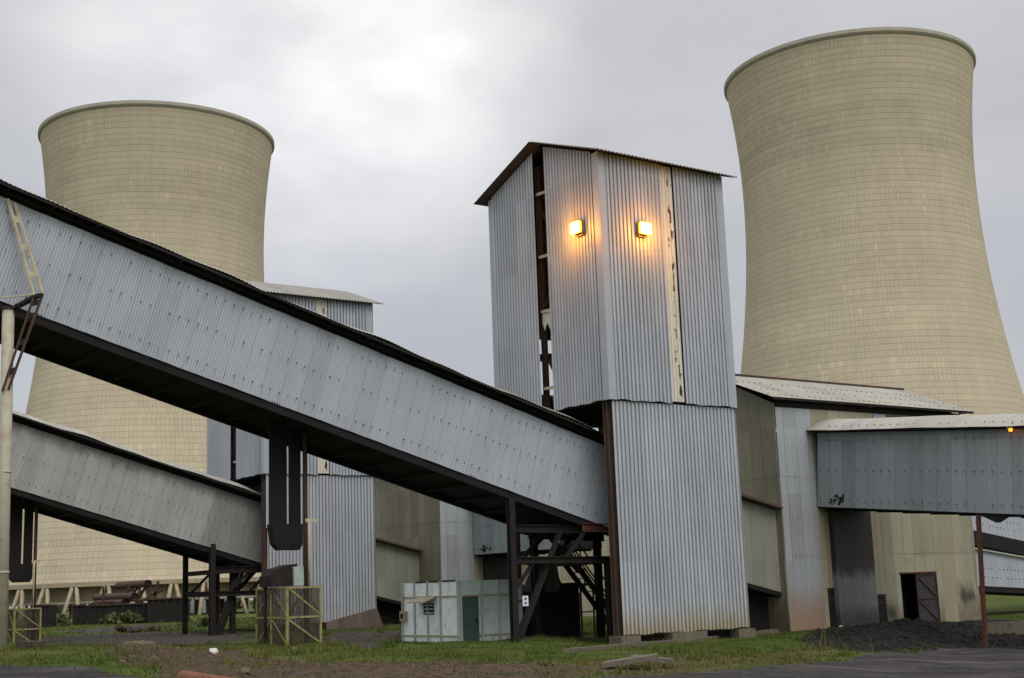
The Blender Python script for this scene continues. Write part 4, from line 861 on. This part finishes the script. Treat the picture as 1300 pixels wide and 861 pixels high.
def vnoise(X, Y, s, seed):
    r = np.random.default_rng(seed); G = r.random((257,257)); x = (X/s)%256; y = (Y/s)%256; xi = x.astype(int); yi = y.astype(int); fx = x-xi; fy = y-yi
    fx = fx*fx*(3-2*fx); fy = fy*fy*(3-2*fy)
    return (G[xi,yi]*(1-fx)+G[xi+1,yi]*fx)*(1-fy)+(G[xi,yi+1]*(1-fx)+G[xi+1,yi+1]*fx)*fy
mound = gp(168,832); coalc = [gp(x,y) for x,y in ((1085,806),(1130,802),(1180,803),(1225,802))]
def height(X, Y):
    z = terr(X,Y); near = np.clip((150-np.hypot(X,Y-40))/110,0,1)
    z = z + near*((vnoise(X,Y,2.3,1)-.5)*.14+(vnoise(X,Y,.9,2)-.5)*.07)
    z = z + .28*np.exp(-(((X-mound[0])/1.3)**2+((Y-mound[1])/1.6)**2))
    for i,c in enumerate(coalc): z = z + (.16,.26,.2,.14)[i]*np.exp(-(((X-c[0])/1.7)**2+((Y-c[1])/1.8)**2))*(.75+.5*vnoise(X,Y,.5,5))
    return z
def axis(lo, hi, step, far, grow=1.25):
    c = list(np.arange(lo,hi+step,step)); a = []; x,s = lo,step
    while x > -far: s *= grow; x -= s; a.append(x)
    b = []; x,s = c[-1],step
    while x < far: s *= grow; x += s; b.append(x)
    return np.array(a[::-1]+c+b)
ax = axis(-24,30,.22,6000); ay = axis(22,80,.22,6000)
XX,YY = np.meshgrid(ax,ay); ZZ = height(XX,YY); zn = zones(XX,YY); crs = zn['coal']
ZZ = ZZ + crs*(vnoise(XX,YY,.35,9)-.4)*.12
nx,ny = len(ax),len(ay)
me = bpy.data.meshes.new('ground'); vs = np.stack([XX.ravel(),YY.ravel(),ZZ.ravel()],1)
i = np.arange(nx*ny).reshape(ny,nx); fs = np.stack([i[:-1,:-1],i[:-1,1:],i[1:,1:],i[1:,:-1]],-1).reshape(-1,4)
me.vertices.add(len(vs)); me.vertices.foreach_set('co', vs.ravel()); me.loops.add(fs.size); me.loops.foreach_set('vertex_index', fs.ravel().astype(np.int32))
me.polygons.add(len(fs)); me.polygons.foreach_set('loop_start', np.arange(0,fs.size,4,dtype=np.int32)); me.polygons.foreach_set('use_smooth', np.ones(len(fs),bool)); me.update(calc_edges=True); me.validate()
for k,v in zn.items():
    at = me.attributes.new(k,'FLOAT','POINT'); at.data.foreach_set('value', v.ravel().astype(np.float32))
def ground_mat():
    m, nt, b = newmat('yard_ground'); n = N(nt); p = n.pos(); nz = n.noise(p,1.1,6,.7); nf = n.noise(p,5.,5,.7); nb = n.noise(p,.16,4,.6)
    def mask(a, k=.9): return n.ramp(n.math('ADD', n.attr(a), n.math('MULTIPLY_ADD', nz, k, -k/2)), .38, .62)
    g = n.mix(n.ramp(nz,.35,.65), (.035,.062,.011), (.072,.105,.017)); g = n.mix(n.math('MULTIPLY', n.ramp(nb,.45,.65), .7), g, (.105,.10,.035))
    g = n.mix(n.math('MULTIPLY', n.ramp(nf,.55,.7), .5), g, (.035,.03,.018))
    d = n.mix(n.ramp(nf,.35,.65), (.04,.027,.019), (.105,.072,.052))
    br = n.mix(n.ramp(nf,.35,.65), (.045,.037,.02), (.10,.083,.037))
    rd = n.mix(n.ramp(nf,.3,.7), (.02,.019,.021), (.055,.052,.055)); rd = n.mix(n.math('MULTIPLY', n.ramp(n.noise(n.comb(n.math('MULTIPLY', n.xyz(p)[0], .25), n.xyz(p)[1]), .9, 5, .6), .45, .7), .7), rd, (.10,.09,.088))
    co = n.mix(n.ramp(nf,.4,.7), (.008,.007,.008), (.032,.03,.03))
    rut = n.noise(n.comb(n.math('MULTIPLY', n.xyz(p)[0], .12), n.math('MULTIPLY', n.xyz(p)[1], 2.2)), 1., 5, .6); rd = n.mix(n.math('MULTIPLY', n.ramp(rut,.5,.62), .65), rd, (.018,.017,.019)); rd = n.mix(n.math('MULTIPLY', n.ramp(n.noise(p,2.4,6,.75),.56,.68), .5), rd, (.12,.105,.10))
    tr = n.mix(n.ramp(nf,.35,.65), (.035,.032,.033), (.085,.074,.07))
    col = n.mix(n.math('MULTIPLY', mask('brown'), .85), g, br); col = n.mix(mask('dirt',1.2), col, d); col = n.mix(mask('track',.8), col, tr); col = n.mix(mask('grey'), col, tr); col = n.mix(mask('coal',1.5), col, co); col = n.mix(mask('road',.5), col, rd)
    nt.links.new(col, b.inputs['Base Color']); b.inputs['Roughness'].default_value = .95; b.inputs['Specular IOR Level'].default_value = .15
    nt.links.new(n.bump(n.math('ADD', nf, nz), .7, .08), b.inputs['Normal']); return m
me.materials.append(ground_mat())
go = bpy.data.objects.new('ground', me); COL.objects.link(go); props(go, 'patchy yard ground of grass, dirt, coal dust and dark road', 'ground', kind='structure')

# grass blades
NB = 620000
gx = RNG.uniform(-24,30,NB); gy = RNG.uniform(25,80,NB)
far_x = RNG.uniform(-60,-8,60000); far_y = RNG.uniform(75,135,60000); gx = np.concatenate([gx,far_x]); gy = np.concatenate([gy,far_y]); isf = np.concatenate([np.zeros(NB),np.ones(60000)])
z = zones(gx,gy); bare = np.max([z['road'],z['coal']*1.0,z['track']*.95,z['dirt']*.6,z['grey']*.8],axis=0); pr = (1-bare)*np.clip(1.7*vnoise(gx,gy,1.6,21)+.9*vnoise(gx,gy,5.,22)-.35,0,1)*(1-.35*z['brown'])
NW = 260; wx = RNG.uniform(-20,26,NW*6); wy = RNG.uniform(27,70,NW*6); zw = zones(wx,wy)
edge = np.max([v*(1-v)*4 for v in zw.values()],axis=0)*.9+.10*zw['dirt']+.12*zw['brown']+.05; kw_ = RNG.random(len(wx)) < edge*.55*(1-.97*(zw['road'] > .6))
wx,wy = wx[kw_],wy[kw_]; nb_ = 26; cx_ = (wx[:,None]+RNG.normal(0,.12,(len(wx),nb_))).ravel(); cy_ = (wy[:,None]+RNG.normal(0,.12,(len(wx),nb_))).ravel()
nold = len(gx); gx = np.concatenate([gx,cx_]); gy = np.concatenate([gy,cy_]); isf = np.concatenate([isf,np.ones(len(cx_))*.35]); pr = np.concatenate([pr,np.ones(len(cx_))]); z = zones(gx,gy); isw = np.concatenate([np.zeros(nold,bool),np.ones(len(cx_),bool)])
# nothing grows inside the buildings
g = np.stack([gx,gy],1)-C0[:2]; gu = g@U[:2]; gv = g@V[:2]
blk = ((gu>.4)&(gu<7.6)&(gv>.4)&(gv<7.6))|((gu>SU)&(gu<SU+SL)&(gv>SV-.6)&(gv<SV+SD))|((gu>ku-.1)&(gu<ku+kw+.1)&(gv>kv-.1)&(gv<kv+kl+.1))
keep = (RNG.random(len(gx)) < pr)&~blk; gx,gy,isf = gx[keep],gy[keep],isf[keep]; br = z['brown'][keep]; isw = isw[keep]
gz_ = height(gx,gy)-.02; n_ = len(gx); h = RNG.uniform(.025,.085,n_)*(.6+.9*vnoise(gx,gy,2.2,30))*(1+.9*isf); tall = (RNG.random(n_) < .06)*(vnoise(gx,gy,1.1,77) > .55); h = h*(1+1.9*tall)*(1+.5*br)*(1+1.1*isw); wd = RNG.uniform(.01,.022,n_)*(1+.8*isf); an = RNG.uniform(0,2*PI,n_); lx = RNG.normal(0,.45,n_)*h; ly = RNG.normal(0,.45,n_)*h
vs = np.empty((n_,3,3)); vs[:,0] = np.stack([gx-np.cos(an)*wd,gy-np.sin(an)*wd,gz_],1); vs[:,1] = np.stack([gx+np.cos(an)*wd,gy+np.sin(an)*wd,gz_],1); vs[:,2] = np.stack([gx+lx,gy+ly,gz_+h],1)
me = bpy.data.meshes.new('grass'); me.vertices.add(n_*3); me.vertices.foreach_set('co', vs.ravel()); me.loops.add(n_*3); me.loops.foreach_set('vertex_index', np.arange(n_*3,dtype=np.int32)); me.polygons.add(n_); me.polygons.foreach_set('loop_start', np.arange(0,n_*3,3,dtype=np.int32)); me.update(calc_edges=True)
t = np.clip(vnoise(gx,gy,3.1,40)*.9+RNG.normal(0,.22,n_)+.35*br-.1,0,1)[:,None]; A_ = np.array([.04,.08,.010]); B_ = np.array([.125,.115,.032]); cl = A_*(1-t)+B_*t; cl = np.concatenate([cl,np.ones((n_,1))],1)
ca = me.color_attributes.new('tint','FLOAT_COLOR','POINT'); ca.data.foreach_set('color', np.repeat(cl,3,axis=0).ravel())
m, nt, b = newmat('grass_blades'); n = N(nt); nt.links.new(n.attrc('tint'), b.inputs['Base Color']); b.inputs['Roughness'].default_value = .8; b.inputs['Specular IOR Level'].default_value = .15
me.materials.append(m); o = bpy.data.objects.new('grass', me); COL.objects.link(o); props(o, 'short rough grass growing over the yard', 'grass', kind='stuff')
# loose coal and gravel
q = MB(); k = 0
while k < 1500:
    x,y = random.uniform(8,24),random.uniform(40,66)
    zc_ = inside(np.array([x]),np.array([y]),Z_coal[0],.5)[0]
    if random.random() < zc_*.9:
        r = random.uniform(.03,.13)*(1 if random.random() < .9 else 1.6); hz = float(height(np.array([x]),np.array([y]))[0]); q.lump((x,y,hz+.02), r, n=5); k += 1
    elif random.random() < .004: k += 1
q.solo('coal_lumps', 'coal', 'loose black coal spilled below the shed wall', 'coal', (0,0,0), kind='stuff', world=True)

q = MB(); k = 0
for _ in range(6000):
    x,y = random.uniform(-18,14),random.uniform(26,46)
    zz_ = zones(np.array([[x]]),np.array([[y]])) if False else None
    if k >= 260: break
    m_ = max(inside(np.array([x]),np.array([y]),P,.5)[0] for P in Z_dirt+Z_brown)
    if random.random() < m_*.8:
        r = random.uniform(.015,.045)*(1 if random.random() < .93 else 1.7); hz = float(height(np.array([x]),np.array([y]))[0]); q.lump((x,y,hz+.01), r, n=5); k += 1
q.solo('gravel', 'stone', 'small brown gravel and clods scattered over the bare dirt', 'gravel', (0,0,0), kind='stuff', world=True)

# trees and scrub beyond the cooling tower
def leaf_mat():
    m, nt, b = newmat('scrub_leaves'); n = N(nt); f = n.noise(n.pos(),.5,4,.7); nt.links.new(n.mix(n.ramp(f,.35,.65),(.03,.05,.014),(.07,.09,.025)), b.inputs['Base Color']); b.inputs['Roughness'].default_value = .8; return m
M['leaf'] = leaf_mat()
def foliage(cs, nl, size):
    q = MB()
    for (c,r) in cs:
        for _ in range(nl):
            d = np.array([random.gauss(0,1) for _ in range(3)]); d /= np.linalg.norm(d); p = np.array(c)+d*r*random.uniform(.45,1.)*np.array([1,1,.8]); a = np.array([random.gauss(0,1) for _ in range(3)])*size; b = np.array([random.gauss(0,1) for _ in range(3)])*size
            q.quad([p,p+a,p+a+b,p+b])
    return q
cs = []
for k in range(46):
    x = -150+k*6.6+random.uniform(-3,3); Y = 290+random.uniform(-15,25); zz = float(terr(x,Y)); r = random.uniform(1.6,3.)
    cs += [((x,Y,zz+r*.7),r),((x+random.uniform(-2,2),Y+1,zz+r*1.2),r*.8)]
q = foliage(cs,70,.5); q.solo('distant_scrub', 'leaf', 'far line of dark scrub beyond the cooling towers', 'scrub', (0,0,0), kind='stuff', world=True)
for (x,y,r,Y,lbl) in ((70,788,.75,118,'dark green bush by the small rusted bin in the left yard'),(140,790,.65,119.5,'dark bush growing against the long low ribbed bin'),(165,790,.75,119.5,'dark bush at the joint of the two ribbed bins'),(262,803,.28,95,'low weedy shrub at the foot of the trestle')):
    p = yard(x,y,Y); p[2] = float(terr(p[0],p[1])); t = thing('shrub', lbl, 'shrub', tuple(p), 'shrubs in the left yard', world=True); BASE[t.name] = (0,0,0)
    foliage([((0,0,r*.6),r),((r*.9,0,r*.4),r*.7),((-r*.8,.2,r*.4),r*.7)],90,.16).build('foliage', 'leaf', t); MB().tube((0,0,-.2),(0,0,r*.6),.06,6).build('stem', 'timber', t)

# ------------------------------------------------------------------ world, sun, camera
SUN_EL, SUN_AZ = math.radians(48), math.radians(150)     # azimuth from +Y towards +X
w = bpy.data.worlds.new('World'); sc.world = w; w.use_nodes = True; nt = w.node_tree; nt.nodes.clear(); n = N(nt)
out = nt.nodes.new('ShaderNodeOutputWorld'); sky = nt.nodes.new('ShaderNodeTexSky'); sky.sky_type = 'NISHITA'; sky.sun_disc = False; sky.sun_elevation = SUN_EL; sky.sun_rotation = SUN_AZ; sky.dust_density = 4.
b1 = nt.nodes.new('ShaderNodeBackground'); b1.inputs[1].default_value = .05; sky.air_density = .6; nt.links.new(sky.outputs[0], b1.inputs[0])
g = nt.nodes.new('ShaderNodeTexCoord').outputs['Generated']; dx,dy,dz = n.xyz(g)
cn = n.noise(n.comb(n.math('MULTIPLY',dx,1.),n.math('MULTIPLY',dy,1.),n.math('MULTIPLY',dz,2.2)), 2.6, 5, .52); cn2 = n.noise(n.comb(dx,dy,n.math('MULTIPLY',dz,1.8)), 6.5, 5, .5)
el = n.ramp(dz, .42, .95, .0, 1.); lum = n.math('MULTIPLY_ADD', el, .62, n.math('MULTIPLY_ADD', n.ramp(dz,.0,.45), .15, .375))
lum = n.math('MULTIPLY', lum, n.math('MULTIPLY_ADD', n.ramp(dy,.3,-.6), .35, 1.))
cl = n.math('ADD', n.math('MULTIPLY_ADD', n.ramp(cn,.3,.7), .2, .9), n.math('MULTIPLY_ADD', cn2, .14, -.07)); lum = n.math('MULTIPLY', lum, cl)
s0 = ray(385,35); dt = nt.nodes.new('ShaderNodeVectorMath'); dt.operation = 'DOT_PRODUCT'; nt.links.new(g, dt.inputs[0]); dt.inputs[1].default_value = tuple(s0)
lum = n.math('ADD', lum, n.math('MULTIPLY', n.ramp(dt.outputs['Value'],.974,1.), n.math('MULTIPLY_ADD', cn2, .85, -.1)))
col = n.mix(n.ramp(cn2,.35,.65), (1.,.975,.945), (1.,.97,.925))
b2 = nt.nodes.new('ShaderNodeBackground'); nt.links.new(col, b2.inputs[0]); nt.links.new(lum, b2.inputs[1])
ad = nt.nodes.new('ShaderNodeAddShader'); nt.links.new(b1.outputs[0], ad.inputs[0]); nt.links.new(b2.outputs[0], ad.inputs[1]); nt.links.new(ad.outputs[0], out.inputs[0])
L = bpy.data.lights.new('sun','SUN'); L.energy = .6; L.angle = math.radians(30); L.color = (1.,.96,.9); so = bpy.data.objects.new('sun', L); COL.objects.link(so)
sd = Vector((math.sin(SUN_AZ)*math.cos(SUN_EL), math.cos(SUN_AZ)*math.cos(SUN_EL), math.sin(SUN_EL))); so.rotation_euler = sd.to_track_quat('Z','Y').to_euler(); so.location = (0,-20,60)
cam = bpy.data.cameras.new('camera'); co = bpy.data.objects.new('camera', cam); COL.objects.link(co); sc.camera = co
cam.sensor_width = 36; cam.lens = F/1300*36; cam.clip_end = 20000; cam.clip_start = .1
co.matrix_world = Matrix(((ri[0],up[0],-fwd[0],EYE[0]),(ri[1],up[1],-fwd[1],EYE[1]),(ri[2],up[2],-fwd[2],EYE[2]),(0,0,0,1)))
vs_ = sc.view_settings; vs_.view_transform = 'Standard'; vs_.look = 'None'; vs_.exposure = 0.; vs_.gamma = 1.; vs_.use_curve_mapping = False
